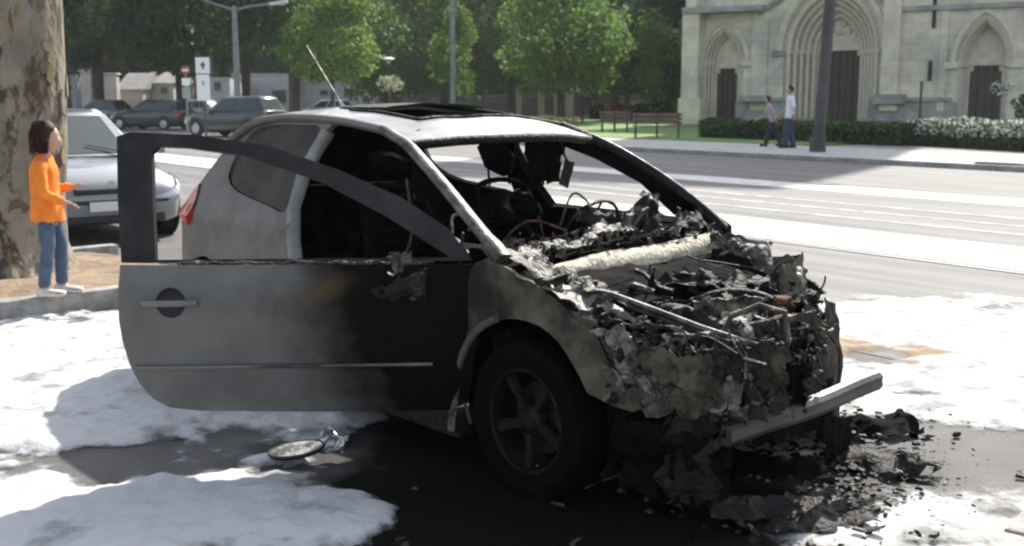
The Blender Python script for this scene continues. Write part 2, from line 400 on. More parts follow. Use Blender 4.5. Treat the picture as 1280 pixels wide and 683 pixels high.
# ================================================================== FOAM
def foam(name, label, x0, x1, y0, y1, step, blobs, base, nsc, namp, hmax, m, seed):
    nx = int((x1-x0)/step); ny = int((y1-y0)/step); K_ = np.zeros((nx+1, ny+1)); Z = np.zeros((nx+1, ny+1))
    for i in range(nx+1):
        for j in range(ny+1):
            x = x0+i*step; y = y0+j*step; u, v = topx(x, y)
            k = base
            for (bu, bv, ru, rv, a) in blobs:
                d = ((u-bu)/ru)**2+((v-bv)/rv)**2
                if d < 9: k += a*math.exp(-d)
            wx = x+.12*noise.noise(Vector((x*1.7, y*1.7, seed))); wy = y+.12*noise.noise(Vector((x*1.7, y*1.7, seed+9)))
            k += namp*fb(wx, wy, seed, 5, nsc) + .36*fb(wx+3, wy, seed+2, 5, nsc*4.5)
            h = 0
            if k > 0:
                h = hmax*(1-math.exp(-k*2.2))*(.7+.6*abs(fb(wx, wy, seed+4, 3, nsc*2.5))) + hmax*.22*min(1, k*3)*fb(wx, wy, seed+6, 3, 14)
            K_[i, j] = k; Z[i, j] = .0065+max(h, 0)
    vs = []; ts = []; idx = -np.ones((nx+1, ny+1), int); fs = []
    keep = K_ > -.35
    for i in range(nx+1):
        for j in range(ny+1):
            if keep[max(i-1, 0):i+2, max(j-1, 0):j+2].any(): idx[i, j] = len(vs); vs.append((x0+i*step, y0+j*step, Z[i, j])); ts.append(K_[i, j])
    for i in range(nx):
        for j in range(ny):
            q = (idx[i, j], idx[i+1, j], idx[i+1, j+1], idx[i, j+1])
            if min(q) >= 0 and (keep[i, j] or keep[i+1, j] or keep[i, j+1] or keep[i+1, j+1]): fs.append(q)
    o = raw(name, vs, fs, m, smooth=180)
    at_ = o.data.attributes.new('cover', 'FLOAT', 'POINT'); at_.data.foreach_set('value', ts)
    return tag(o, label, 'foam', kind='stuff')
def foam_alpha(m, hs, lo, hi):
    t = m.node_tree; b = t.nodes['Principled BSDF']; L = t.links.new
    a = nd(t, 'ShaderNodeAttribute', attribute_name='cover'); tc = nd(t, 'ShaderNodeTexCoord')
    n1 = nd(t, 'ShaderNodeTexNoise'); n1.inputs['Scale'].default_value = hs; n1.inputs['Detail'].default_value = 12; n1.inputs['Roughness'].default_value = .7; L(tc.outputs['Object'], n1.inputs[0])
    m1 = nd(t, 'ShaderNodeMath', operation='MULTIPLY_ADD'); L(n1.outputs['Fac'], m1.inputs[0]); m1.inputs[1].default_value = .9; L(a.outputs['Fac'], m1.inputs[2])
    mr = nd(t, 'ShaderNodeMapRange', interpolation_type='SMOOTHSTEP'); mr.inputs[1].default_value = .45+lo; mr.inputs[2].default_value = .45+hi; L(m1.outputs[0], mr.inputs[0]); L(mr.outputs[0], b.inputs['Alpha'])
M_foam = mat('extinguisher_foam', (.19, .193, .195), (.50, .505, .51), rough=.95, spec=.1, scale=3.0, lo=.30, hi=.46, bump=.6, bscale=26, detail=10)
M_foam2 = mat('thin_foam', (.28, .28, .275), (.62, .62, .61), rough=.95, spec=.1, scale=5, lo=.38, hi=.56, bump=.5, bscale=35, detail=10, col3=(.36, .27, .19), scale3=1.4, lo3=.66, hi3=.72)
foam_alpha(M_foam, 9, -.16, .22); foam_alpha(M_foam2, 14, -.22, .34)
t = M_foam2.node_tree; b = t.nodes['Principled BSDF']; L = t.links.new; old = b.inputs['Base Color'].links[0].from_socket
tc = nd(t, 'ShaderNodeTexCoord'); mpm = nd(t, 'ShaderNodeMapping', vector_type='TEXTURE'); gq = gp(1085, 440); mpm.inputs['Location'].default_value = (gq.x, gq.y, 0); mpm.inputs['Rotation'].default_value = (0, 0, -.6); mpm.inputs['Scale'].default_value = (.62, .34, 1)
L(tc.outputs['Object'], mpm.inputs[0]); lnm = nd(t, 'ShaderNodeVectorMath', operation='LENGTH'); L(mpm.outputs[0], lnm.inputs[0])
nm_ = nd(t, 'ShaderNodeTexNoise'); nm_.inputs['Scale'].default_value = 5; nm_.inputs['Detail'].default_value = 9; L(tc.outputs['Object'], nm_.inputs[0])
am_ = nd(t, 'ShaderNodeMath', operation='MULTIPLY_ADD'); L(nm_.outputs['Fac'], am_.inputs[0]); am_.inputs[1].default_value = 1.8; L(lnm.outputs['Value'], am_.inputs[2])
rm_ = nd(t, 'ShaderNodeMapRange', interpolation_type='SMOOTHSTEP'); rm_.inputs[1].default_value = 1.2; rm_.inputs[2].default_value = 2.0; rm_.inputs[3].default_value = .9; rm_.inputs[4].default_value = 0; L(am_.outputs[0], rm_.inputs[0])
xm = nd(t, 'ShaderNodeMix', data_type='RGBA'); L(rm_.outputs[0], xm.inputs[0]); L(old, xm.inputs[6]); xm.inputs[7].default_value = (.27, .19, .12, 1); L(xm.outputs[2], b.inputs['Base Color'])
FL = [(40, 470, 120, 70, .6), (60, 640, 120, 60, .5), (110, 572, 75, 17, -.75), (300, 640, 190, 38, .7), (150, 500, 90, 30, .3), (220, 545, 110, 20, .25), (250, 490, 120, 20, .3), (460, 655, 60, 25, .4),
      (330, 553, 80, 14, -.35), (350, 570, 60, 20, .4), (425, 520, 70, 12, .9), (300, 512, 60, 14, .5), (400, 548, 60, 12, .6), (572, 570, 26, 24, 1.3), (500, 585, 45, 22, -1.2), (700, 560, 200, 140, -2.5), (560, 670, 50, 40, -1.0), (480, 545, 50, 14, -.6), (120, 610, 60, 9, -.25), (700, 440, 180, 60, -2)]
foam('foam', 'thick white firefighting foam spread over the asphalt left of the burnt car', -4.2, .35, 2.6, 8.3, .026, FL, .05, 1.25, .92, .06, M_foam, 3.)
FR = [(1180, 420, 200, 45, 1.0), (1000, 400, 120, 30, .6), (1240, 500, 130, 40, .8), (1090, 510, 60, 20, .5), (1150, 570, 120, 36, -.85), (1060, 620, 60, 30, -.3), (1180, 655, 140, 26, .7), (1100, 445, 45, 20, -.9), (1150, 494, 70, 7, -.7), (1200, 470, 120, 22, .4), (950, 560, 60, 16, .9), (1000, 660, 90, 22, .35),
      (700, 640, 180, 60, -2.5), (1100, 340, 300, 30, -1.3), (900, 340, 160, 30, -1.2), (860, 600, 70, 50, -.6), (1260, 500, 40, 12, -.4)]
foam('foam', 'thin trampled foam drying on the sunlit road right of the burnt car', .36, 6.2, 2.9, 10.6, .035, FR, -.02, 1.1, .62, .022, M_foam2, 11.)

# ================================================================== BURNT CAR
car = thing('burnt_car', 'burnt-out silver hatchback with open passenger door, melted front and no bonnet', 'car', (CARX, CARY, 0), YAW)
def lerp1(x, tab):
    if x <= tab[0][0]: return tab[0][1]
    for (a, p), (b, q) in zip(tab, tab[1:]):
        if x <= b: return p+(q-p)*(x-a)/(b-a)
    return tab[-1][1]
WT = [(-3.10, .72), (-3.03, .80), (-2.92, .835), (-2.5, .855), (-2.0, .862), (-1.0, .865), (-.3, .86), (0, .855), (.4, .83), (.7, .74), (.9, .55)]
def hw(x, z):
    w_ = lerp1(x, WT)
    if z > .84: return w_ - .56*(z-.86)*1.0 + (.01 if z < .9 else 0) - (.004 if z > .86 else 0)
    return w_ - .10*max(0, .45-z) - .012*((z-.6)/.3)**2
def sidefn(sg): return lambda x, z: Vector((x, sg*hw(x, z), z))
def arc(cx, cz, r, a0, a1, n=14): return [(cx+r*math.cos(R(a0+(a1-a0)*i/n)), cz+r*math.sin(R(a0+(a1-a0)*i/n))) for i in range(n+1)]
RW = -2.64
qouter = [(-1.60, .20), (-1.61, .50), (-1.64, .70), (-1.69, .84), (-1.75, .95), (-1.80, 1.12), (-1.81, 1.25), (-1.76, 1.36), (-1.72, 1.395), (-2.05, 1.415), (-2.35, 1.405), (-2.55, 1.375), (-2.68, 1.31), (-2.78, 1.20), (-2.86, 1.08), (-2.92, .97), (-2.97, .86), (-3.0, .75), (-3.03, .6), (-3.03, .45), (-2.99, .33)] + arc(RW, .30, .345, 180-4, 3) + [(-2.28, .20)]
qwin = [(-1.84, 1.355), (-2.05, 1.368), (-2.31, 1.365), (-2.50, 1.335), (-2.57, 1.25), (-2.60, 1.16), (-2.565, 1.08), (-2.46, 1.03), (-2.31, 1.0), (-2.0, .965), (-1.83, .948), (-1.83, 1.05), (-1.865, 1.2)]
qw = [tuple(p) for p in cr(qwin, 3)]
obj('quarter_panel', panel(qouter, [qw], sidefn(-1), .06, .025, (0, -1, 0)), [M_paint, M_soot], car, smooth=35)
obj('quarter_window', panel([(p[0], p[1]) for p in qw], [], lambda x, z: Vector((x, -hw(x, z)+.012, z)), .08, .004, (0, -1, 0)), [M_qglass, M_soot], car, smooth=35)
obj('quarter_panel', panel(qouter, [qw], sidefn(1), .07, .025, (0, 1, 0)), [M_paint, M_soot], car, smooth=35)
# far side door with empty window
dl = [(-.34, .22), (-1.58, .22), (-1.59, .50), (-1.62, .70), (-1.67, .84), (-1.73, .95), (-1.78, 1.12), (-1.79, 1.25), (-1.74, 1.345), (-1.3, 1.335), (-1.05, 1.27), (-.8, 1.16), (-.5, 1.0), (-.36, .88)]
dlh = [(-.62, .90), (-1.60, .91), (-1.70, 1.12), (-1.71, 1.24), (-1.66, 1.30), (-1.32, 1.285), (-1.08, 1.215), (-.82, 1.10)]
obj('driver_door', panel(dl, [dlh], sidefn(1), .07, .05, (0, 1, 0)), [M_soot, M_soot], car, smooth=35)
# roof with sunroof opening
def rooffn(u, v):
    x0 = -.97-.13*v*v; x1 = -2.80+.10*v*v; x = x0+(x1-x0)*u
    ze = lerp1(-x, [(.95, 1.275), (1.1, 1.312), (1.3, 1.362), (1.66, 1.398), (2.05, 1.412), (2.4, 1.402), (2.6, 1.36), (2.8, 1.29)])
    hwid = lerp1(-x, [(1.0, .605), (1.3, .575), (1.7, .556), (2.2, .553), (2.6, .57), (2.8, .60)])
    return Vector((x, v*hwid, ze+.058*(1-v*v)+.006*fb(x, v, 2, 2, 3)))
sun_h = [(.17, -.62), (.17, .62), (.52, .62), (.52, -.62)]
def rpanel(outer, holes, fn, **k): return panel(outer, holes, fn, **k)
obj('roof', panel([(0, -1), (1, -1), (1, 1), (0, 1)], [sun_h], rooffn, .07, .02, (0, 0, 1)), [M_rpaint, M_soot], car, smooth=35)
bm = bmesh.new()
lp = [rooffn(u, v)+Vector((0, 0, .004)) for u, v in [(.17+.35*i/8, -.62) for i in range(8)]+[(.52, -.62+1.24*i/8) for i in range(8)]+[(.52-.35*i/8, .62) for i in range(8)]+[(.17, .62-1.24*i/8) for i in range(9)]]
tube(bm, lp, .009, n=6, cap=False); obj('sunroof_frame', bm, M_char, car, smooth=60)
obj('sunroof_panel', panel([(.36, -.58), (.36, .58), (.60, .58), (.60, -.58)], [], lambda u, v: rooffn(u, v)+Vector((0, 0, .026-.08*(u-.36))), .08, .012, (0, 0, 1)), [M_char, M_soot], car, smooth=35)
# pillars and rails
NP = [(-.13, -.835, .89), (-.34, -.79, .992), (-.64, -.715, 1.127), (-.925, -.645, 1.246), (-1.08, -.607, 1.303), (-1.29, -.58, 1.358), (-1.66, -.56, 1.392), (-2.05, -.555, 1.405), (-2.35, -.56, 1.395), (-2.58, -.59, 1.35), (-2.76, -.66, 1.22)]
FPt = [(-.38, .80, .87), (-.47, .785, .94), (-.68, .72, 1.09), (-.94, .65, 1.23), (-1.12, .607, 1.303), (-1.29, .58, 1.358), (-1.66, .56, 1.392), (-2.05, .555, 1.405), (-2.35, .56, 1.395), (-2.58, .59, 1.35), (-2.76, .66, 1.22)]
tubeobj('windscreen_pillar', cr(NP[:6], 4, False), [.040]*3+[.031]*30, M_pillar, car, n=10, flat=.75)
tubeobj('roof_rail', cr(NP[5:], 3, False), .028, M_paint, car, n=8, flat=.8)
tubeobj('windscreen_pillar', cr(FPt[:6], 4, False), .032, M_char, car, n=10, flat=.8)
tubeobj('windscreen_seal', [Vector(p)+Vector((.035, -.005, .012)) for p in cr(FPt[:5], 4, False)], .008, M_pillar, car, n=6)
tubeobj('roof_rail', cr(FPt[5:], 3, False), .028, M_char, car, n=8, flat=.8)
tubeobj('windscreen_header', [rooffn(0, v)+Vector((.01, 0, -.022)) for v in [-1+.2*i for i in range(11)]], .022, M_char, car, n=8)
tubeobj('centre_pillar', [(-1.62, -.835, .22), (-1.645, -.845, .60), (-1.70, -.835, .82), (-1.765, -.79, .97), (-1.80, -.71, 1.12), (-1.80, -.635, 1.24), (-1.755, -.585, 1.34)], .034, mat('pillar_pale_paint', (.26, .25, .235), (.17, .165, .155), rough=.5, metal=.2, scale=8), car, n=8)
tubeobj('centre_pillar', [(-1.70, .78, .22), (-1.74, .78, .85), (-1.82, .62, 1.24), (-1.78, .56, 1.38)], .055, M_soot, car, n=8)
for s_ in (-1, 1): obj('sill', bbox(-1.68, -.38, s_*.80-.07, s_*.80+.05, .13, .25, .02), M_char, car, smooth=35)
obj('floor_pan', bbox(-2.9, -.2, -.78, .78, .16, .20, .01), M_soot, car)
obj('firewall', panel([(-.74, .2), (.74, .2), (.74, .74), (.3, .76), (-.3, .72), (-.74, .80)], [], lambda y, z: Vector((-.27-.15*(z-.4)+.02*fb(y, z, 4, 3, 5), y, z)), .06, .02, (1, 0, 0)), [M_char, M_soot], car)
# tail
def tailx(z): return lerp1(z, [(.2, -2.97), (.35, -3.03), (.62, -3.04), (.8, -3.0), (.95, -2.95), (1.1, -2.87), (1.3, -2.74), (1.40, -2.66)])
def tailfn(y, z): return Vector((tailx(z)-.0+.22*(abs(y)/.8)**3.0*(1 if abs(y) < .8 else 1), y, z))
to = [(-.72, .30), (.72, .30), (.74, .8), (.66, 1.05), (.57, 1.36), (-.57, 1.36), (-.66, 1.05), (-.74, .8)]
th = [(-.60, .98), (.60, .98), (.50, 1.31), (-.50, 1.31)]
obj('tailgate', panel(to, [th], tailfn, .08, .02, (-1, 0, 0)), [M_paint, M_soot], car, smooth=35)
obj('rear_window', panel(th, [], lambda y, z: tailfn(y, z)+Vector((.01, 0, 0)), .1, .004, (-1, 0, 0)), [M_qglass, M_soot], car, smooth=35)
obj('rear_bumper', panel([(-.78, .25), (.78, .25), (.80, .58), (-.80, .58)], [], lambda y, z: tailfn(y, z)+Vector((-.05+.05*(abs(y)/.8)**4, 0, 0)), .08, .02, (-1, 0, 0)), [M_paint, M_soot], car, smooth=35)
for s_ in (-1, 1):
    obj('tail_lamp', panel([(-2.93, .82), (-2.84, .80), (-2.80, .90), (-2.87, 1.03), (-2.925, .96), (-2.965, .88)], [], lambda x, z: Vector((x, s_*(hw(x, z)+.012), z)), .04, .03, (0, s_, 0)), [M_lampred, M_black], car, smooth=35)
tubeobj('aerial', [(-2.55, 0, 1.44), (-2.575, 0, 1.50), tuple(cpl(383, 57, (0, 1, 0), 0))], [.016, .006, .0045], M_pillar, car, n=6)
# wheels
def burnt_wheel(loc, steer=0, flat=.03, rotx=0):
    bm = bmesh.new()
    lathe(bm, [(.205, -.085), (.235, -.095), (.275, -.10), (.302, -.088), (.312, -.05), (.314, 0), (.312, .05), (.302, .088), (.275, .10), (.235, .095), (.205, .085)], 40, 'Y')
    for v in bm.verts:
        if v.co.z < -.312+flat+.02: v.co.y *= 1.12
        v.co.z = max(v.co.z, -.312+flat)
        v.co += .004*noise.noise_vector(v.co*14)
    tyre = obj('wheel', bm, M_rub, car, smooth=40, loc=loc, rot=(0, 0, steer))
    M_rim = mat('sooty_rim', (.006, .006, .005), (.017, .0155, .013), rough=.65, spec=.2, metal=.4, scale=9, col3=(.004, .004, .004), scale3=7, lo3=.5, hi3=.6)
    bm = bmesh.new(); lathe(bm, [(.212, .07), (.212, -.082), (.200, -.088), (.192, -.080), (.188, -.03), (.185, .07)], 36, 'Y'); obj('rim', bm, M_rim, tyre, smooth=40)
    bm = bmesh.new(); lathe(bm, [(0, -.066), (.03, -.066), (.036, -.058), (.055, -.05), (.06, -.02)], 20, 'Y'); obj('hub', bm, M_rim, tyre, smooth=40)
    for k in range(5):
        bm = bmesh.new()
        for v in box(bm, .045, .195, -.062, -.03, -.026, .026): 
            if v.co.x < .1: v.co.z *= .75; v.co.y += .004
            else: v.co.y -= .010; v.co.z *= .95
        bmesh.ops.bevel(bm, geom=bm.edges[:], offset=.008, segments=2, affect='EDGES')
        s = obj('spoke', bm, M_rim, tyre, smooth=40, rot=(0, R(-(54+72*k)+rotx), 0))
    bm = bmesh.new(); lathe(bm, [(0, -.0), (.14, -.0), (.145, .015), (.0, .02)], 24, 'Y'); obj('brake_disc', bm, M_orange if False else M_char, tyre, smooth=40)
    return tyre
burnt_wheel((0, -.765, .285), R(0))
burnt_wheel((0, .76, .285))
burnt_wheel((RW, -.765, .31), 0, .004); burnt_wheel((RW, .765, .31), 0, .004)
# wheel housing (dark inner arch)
bm = bmesh.new(); lathe(bm, [(.40, .0), (.40, .34)], 28, 'Y')
bmesh.ops.delete(bm, geom=[v for v in bm.verts if v.co.z < -.2], context='VERTS')
obj('wheel_arch_liner', bm, M_soot, car, smooth=60, loc=(0, -.80, .31))
bm = bmesh.new(); lathe(bm, [(.36, .0), (.36, .30), (.0, .30)], 28, 'Y'); obj('wheel_arch_liner', bm, M_soot, car, smooth=60, loc=(RW, -.80, .31))

# ---- front wing, near side
def ffn(x, z):
    d = math.hypot(x, z-.33); fl = .02*math.exp(-((d-.36)/.035)**2)
    return Vector((x, -hw(x, min(z, .86))-fl + .012*fb(x, z, 1, 3, 5)*(0 if x < -.2 else 1), z))
fo = [(-.20, .20), (-.335, .18), (-.345, .45), (-.34, .70), (-.30, .84), (-.20, .895), (-.08, .87), (.03, .83), (.14, .785), (.22, .745), (.29, .70), (.345, .70), (.40, .62), (.43, .55), (.50, .49), (.535, .44), (.49, .425), (.44, .44)] + arc(0, .32, .40, 18, 158, 16) + [(-.33, .40), (-.28, .25)]
fo2 = [p for p in fo if not (p[0] == -.33 and p[1] == .40) and not (p == (-.28, .25))]
fo2 = [(-.375, .19), (-.385, .45), (-.37, .70), (-.31, .84), (-.20, .895), (-.08, .87), (.03, .83), (.14, .785), (.22, .745), (.29, .70), (.345, .70), (.40, .62), (.43, .55), (.50, .49), (.54, .44), (.50, .42), (.43, .43)] + arc(0, .31, .375, 25, 176, 18) + [(-.36, .19)]
obj('front_wing', panel(fo2, [], ffn, .035, .012, (0, -1, 0)), [M_rust, M_soot], car, smooth=50)
bm = bmesh.new(); tube(bm, [Vector((p[0], ffn(*p).y-.004, p[1])) for p in arc(0, .31, .382, 110, 178, 10)], .016, n=6, flat=1.); obj('wing_flange', bm, mat('wing_flange_scorch', (.06, .055, .05), (.12, .11, .10), rough=.6, scale=9), car, smooth=60)
crumple('rocker_tip', [(-.43, -.885, .16), (-.39, -.885, .16), (-.36, -.88, .36), (-.40, -.89, .36)], M_ash, car, 4, 8, .006, 0, 2)
# crumpled top of the wing, running forward from the pillar foot
for k, (c_, m_, am, sd_) in enumerate([
    ([(-.28, -.83, .925), (.10, -.83, .84), (.12, -.70, .86), (-.28, -.72, .935)], M_ash, .025, 1),
    ([(-.05, -.84, .86), (.28, -.83, .76), (.30, -.72, .78), (-.02, -.74, .86)], M_alu, .035, 2),
    ([(.12, -.82, .80), (.40, -.83, .70), (.42, -.70, .70), (.16, -.70, .80)], M_alu, .04, 3),
    ([(.0, -.78, .87), (.30, -.74, .80), (.30, -.66, .79), (.0, -.68, .86)], M_ash, .04, 4)]):
    crumple('crumpled_wing_top', c_, m_, car, 16, 7, am, .35, sd_, fs=9)
# headlamp bay: folded sheets, bracket rails
for k, (c_, m_, am) in enumerate([
    ([(.42, -.80, .68), (.74, -.66, .62), (.76, -.62, .44), (.46, -.80, .44)], M_rust, .04),
    ([(.38, -.83, .72), (.50, -.80, .70), (.56, -.78, .50), (.46, -.82, .52)], M_alu, .03),
    ([(.50, -.79, .56), (.80, -.58, .54), (.80, -.56, .42), (.52, -.78, .42)], M_ash, .035),
    ([(.44, -.78, .74), (.80, -.50, .66), (.82, -.46, .62), (.46, -.70, .72)], M_ash, .03),
    ([(.70, -.66, .66), (.84, -.46, .68), (.82, -.46, .40), (.72, -.62, .40)], M_char, .03),
    ([(.55, -.74, .52), (.76, -.60, .50), (.74, -.60, .44), (.56, -.74, .45)], M_alu, .03),
    ([(.30, -.80, .76), (.44, -.80, .74), (.44, -.66, .60), (.30, -.70, .64)], M_char, .04)]):
    crumple('folded_headlamp_housing', c_, m_, car, 26, 16, am, .22, k+20, fs=17)
rnh = random.Random(91)
for k in range(26):
    f = rnh.random(); p0 = Vector((.40+.38*f, -.83+.30*f, rnh.uniform(.46, .74))); pts = [p0]
    d = Vector((rnh.uniform(.1, .8), rnh.uniform(.0, .6), rnh.uniform(-.9, .3)))
    for i in range(3): d += Vector((rnh.uniform(-.6, .6), rnh.uniform(-.4, .4), rnh.uniform(-.6, .5))); pts.append(pts[-1]+d.normalized()*rnh.uniform(.03, .07))
    tubeobj('curled_metal_edge', cr(pts, 3, False), rnh.choice([.004, .006, .009]), [M_ash, M_alu, M_char, M_rust][k % 4], car, n=5, flat=.5)
tubeobj('bonnet_slam_rail', [(.30, -.70, .80), (.45, -.66, .765), (.62, -.58, .71), (.78, -.47, .655), (.82, -.42, .67)], .013, M_alu, car, n=6)
tubeobj('bonnet_slam_rail', [(.36, -.68, .77), (.52, -.62, .72), (.68, -.54, .67), (.80, -.43, .625)], .010, M_alu, car, n=6)
tubeobj('coolant_pipe', [(.62, -.50, .62), (.66, -.46, .74), (.72, -.38, .78), (.80, -.34, .76), (.82, -.34, .66), (.80, -.34, .56)], .011, M_ash, car, n=6)

# ---- cowl and dashboard
def cw(u, v, x=-.3): return cpl(u, v, (1, 0, 0), x)
CW = [cw(678, 352, -.20), cw(760, 340, -.22), cw(830, 328, -.26), cw(893, 316, -.30), cw(889, 291, -.36), cw(815, 306, -.34), cw(740, 318, -.30), cw(692, 331, -.26)]
bm = bmesh.new(); n_ = 26; G = []
for i in range(n_+1):
    u = i/n_*3; k = min(int(u), 2); f = u-k
    lo_ = CW[k].lerp(CW[k+1], f); up_ = CW[7-k].lerp(CW[6-k], f); row = []
    for j in range(7):
        p = lo_.lerp(up_, j/6); p += noise.noise_vector(p*14)*.007 + Vector((.02*math.sin(j/6*math.pi), 0, .012*math.sin(j/6*math.pi)))
        row.append(bm.verts.new(p))
    G.append(row)
for i in range(n_):
    for j in range(6): bm.faces.new((G[i][j], G[i+1][j], G[i+1][j+1], G[i][j+1]))
bm.normal_update(); bmesh.ops.solidify(bm, geom=bm.faces[:], thickness=.014); obj('scuttle_panel', bm, M_beige, car, smooth=50)
crumple('scuttle_lip', [cw(628, 318, -.24), cw(690, 330, -.24), cw(692, 341, -.22), cw(634, 326, -.22)], M_alu, car, 12, 4, .012, .2, 5)
# charred sheet below the cowl, sloping forward into the engine bay
crumple('charred_bulkhead_cover', [cw(650, 345, -.20), cw(896, 318, -.28), (.10, .60, .68), (.12, -.56, .70)], M_soot, car, 26, 12, .03, .2, 6, fs=6)
crumple('dashboard_shell', [(-.36, -.62, .84), (-.36, .62, .84), (-.72, .60, .88), (-.72, -.62, .86)], M_soot, car, 26, 12, .05, .3, 7, fs=6)
crumple('dashboard_shell', [(-.74, -.62, .84), (-.74, .62, .84), (-.60, .60, .45), (-.60, -.60, .45)], M_soot, car, 24, 10, .05, .3, 8, fs=6)
for k, (pts, m_, am) in enumerate([
    ([cw(640, 322, -.30), cw(700, 314, -.34), cw(705, 298, -.42), cw(650, 308, -.40)], M_ash, .015),
    ([cw(690, 324, -.30), cw(745, 300, -.38), cw(760, 288, -.44), cw(700, 303, -.42)], M_ash, .02),
    ([cw(700, 322, -.28), cw(800, 290, -.40), cw(850, 296, -.40), cw(840, 312, -.34)], M_soot, .035),
    ([cw(770, 292, -.42), cw(828, 290, -.44), cw(832, 246, -.52), cw(800, 238, -.52)], M_char, .03),
    ([cw(770, 290, -.40), cw(800, 288, -.40), cw(812, 244, -.50), cw(790, 258, -.50)], M_ash, .025),
    ([cw(720, 276, -.60), cw(772, 284, -.50), cw(768, 266, -.56), cw(728, 256, -.62)], M_char, .03),
    ([cw(735, 292, -.45), cw(790, 290, -.42), cw(785, 278, -.46), cw(740, 280, -.48)], M_ash, .025),
    ([cw(835, 290, -.40), cw(886, 288, -.40), cw(880, 262, -.46), cw(846, 262, -.46)], M_char, .03),
    ([cw(820, 296, -.36), cw(880, 294, -.38), cw(876, 282, -.40), cw(826, 284, -.40)], M_ash, .02),
    ([cw(880, 296, -.35), cw(905, 294, -.36), cw(900, 276, -.38), cw(884, 280, -.38)], M_char, .02)]):
    crumple('melted_dashboard_piece', pts, m_, car, 14, 9, am, .45, k+40, fs=13)
# steering wheel (left-hand drive), bare rim on its column
bm = bmesh.new(); Ms = Matrix.Translation((-.86, .36, .84)) @ Matrix.Rotation(R(-62), 4, 'Y')
tube(bm, [Ms @ Vector((.185*math.cos(a*math.pi/12), .185*math.sin(a*math.pi/12), 0)) for a in range(25)], .009, n=6, cap=False)
for a in (0, 2.1, 4.2): tube(bm, [Ms @ Vector((.185*math.cos(a), .185*math.sin(a), 0)), Ms @ Vector((0, 0, .03))], .007, n=5)
tube(bm, [Ms @ Vector((0, 0, .03)), Vector((-.5, .36, .66))], .02, n=6)
obj('steering_wheel', bm, M_char, car, smooth=60)
# seats: burnt frames
def seat(y, seed):
    bm = bmesh.new(); w2 = .21; z0 = .42
    back = [(-1.36, y-w2, z0), (-1.44, y-w2, .75), (-1.53, y-w2*.86, 1.0), (-1.56, y-w2*.4, 1.06), (-1.56, y+w2*.4, 1.06), (-1.53, y+w2*.86, 1.0), (-1.44, y+w2, .75), (-1.36, y+w2, z0)]
    tube(bm, cr(back, 4, False), .016, n=6)
    tube(bm, [(-1.36, y-w2, z0), (-.92, y-w2, z0+.03), (-.88, y, z0+.04), (-.92, y+w2, z0+.03), (-1.36, y+w2, z0)], .02, n=6)
    for i in range(9): tube(bm, [(-1.38-.018*i, y-w2, .52+.055*i), (-1.36-.018*i, y, .52+.055*i+.01), (-1.38-.018*i, y+w2, .52+.055*i)], .005, n=4)
    for s in (-.07, .07): tube(bm, [(-1.55, y+s, 1.04), (-1.57, y+s, 1.17)], .007, n=5)
    s_ = obj('seat_frame', bm, M_soot, car, smooth=60)
    crumple('seat_back_char', [(-1.40, y-.20, .5), (-1.40, y+.20, .5), (-1.54, y+.17, 1.02), (-1.54, y-.17, 1.02)], M_soot, s_, 10, 12, .05, .35, seed)
    crumple('seat_base_char', [(-1.36, y-.2, z0+.03), (-.92, y-.2, z0+.04), (-.92, y+.2, z0+.04), (-1.36, y+.2, z0+.03)], M_soot, s_, 10, 10, .05, .2, seed+1)
    bm = bmesh.new(); lump(bm, (-1.57, y, 1.19), (.05, .12, .085), seed, .2); obj('headrest', bm, M_soot, s_, smooth=60)
seat(-.36, 61); seat(.36, 67)
crumple('rear_seat_char', [(-2.30, -.6, .5), (-2.30, .6, .5), (-2.46, .58, 1.0), (-2.46, -.58, 1.0)], M_soot, car, 22, 12, .05, .3, 71)
crumple('rear_seat_char', [(-2.30, -.6, .5), (-2.30, .6, .5), (-1.86, .58, .5), (-1.86, -.58, .5)], M_soot, car, 22, 8, .05, .2, 72)
# charred headlining hanging from the header and the sun visor
crumple('hanging_headlining', [cpl(655, 172, (1, 0, 0), -1.16), cpl(706, 176, (1, 0, 0), -1.16), cpl(698, 226, (1, 0, 0), -1.20), cpl(662, 238, (1, 0, 0), -1.22)], M_soot, car, 14, 12, .035, .35, 73)
crumple('hanging_headlining', [cpl(672, 170, (1, 0, 0), -1.20), cpl(704, 174, (1, 0, 0), -1.20), cpl(694, 212, (1, 0, 0), -1.25), cpl(668, 226, (1, 0, 0), -1.25)], M_char, car, 14, 12, .04, .3, 79)
crumple('melted_sun_visor', [cpl(706, 200, (1, 0, 0), -1.1), cpl(717, 204, (1, 0, 0), -1.1), cpl(708, 236, (1, 0, 0), -1.1), cpl(697, 230, (1, 0, 0), -1.1)], M_char, car, 6, 8, .01, .2, 74)
tubeobj('headlining_wire', [cpl(700, 176, (1, 0, 0), -1.1), cpl(706, 196, (1, 0, 0), -1.1), cpl(713, 206, (1, 0, 0), -1.1)], .006, M_char, car, n=5)
crumple('headlining_char', [(-1.2, -.52, 1.33), (-1.2, .52, 1.33), (-1.42, .52, 1.37), (-1.42, -.52, 1.37)], M_soot, car, 16, 6, .03, .3, 75)
crumple('headlining_char', [(-2.10, -.5, 1.36), (-2.10, .5, 1.36), (-2.6, .5, 1.30), (-2.6, -.5, 1.30)], M_soot, car, 16, 6, .03, .2, 76)
for k, pts in enumerate([[(-.55, -.70, .95), (-.62, -.66, .80), (-.60, -.60, .62), (-.66, -.5, .5)], [(-.9, -.3, .5), (-.85, -.25, .8), (-.7, -.2, .95), (-.5, -.15, .92)], [(-1.0, -.66, 1.15), (-1.02, -.62, .9), (-1.06, -.66, .75)], [(-.8, .1, .9), (-.78, .16, 1.05), (-.7, .2, 1.0), (-.6, .2, .86)]]):
    tubeobj('dangling_wire', cr(pts, 4, False), .006, M_rust if k != 1 else M_orange, car, n=5)
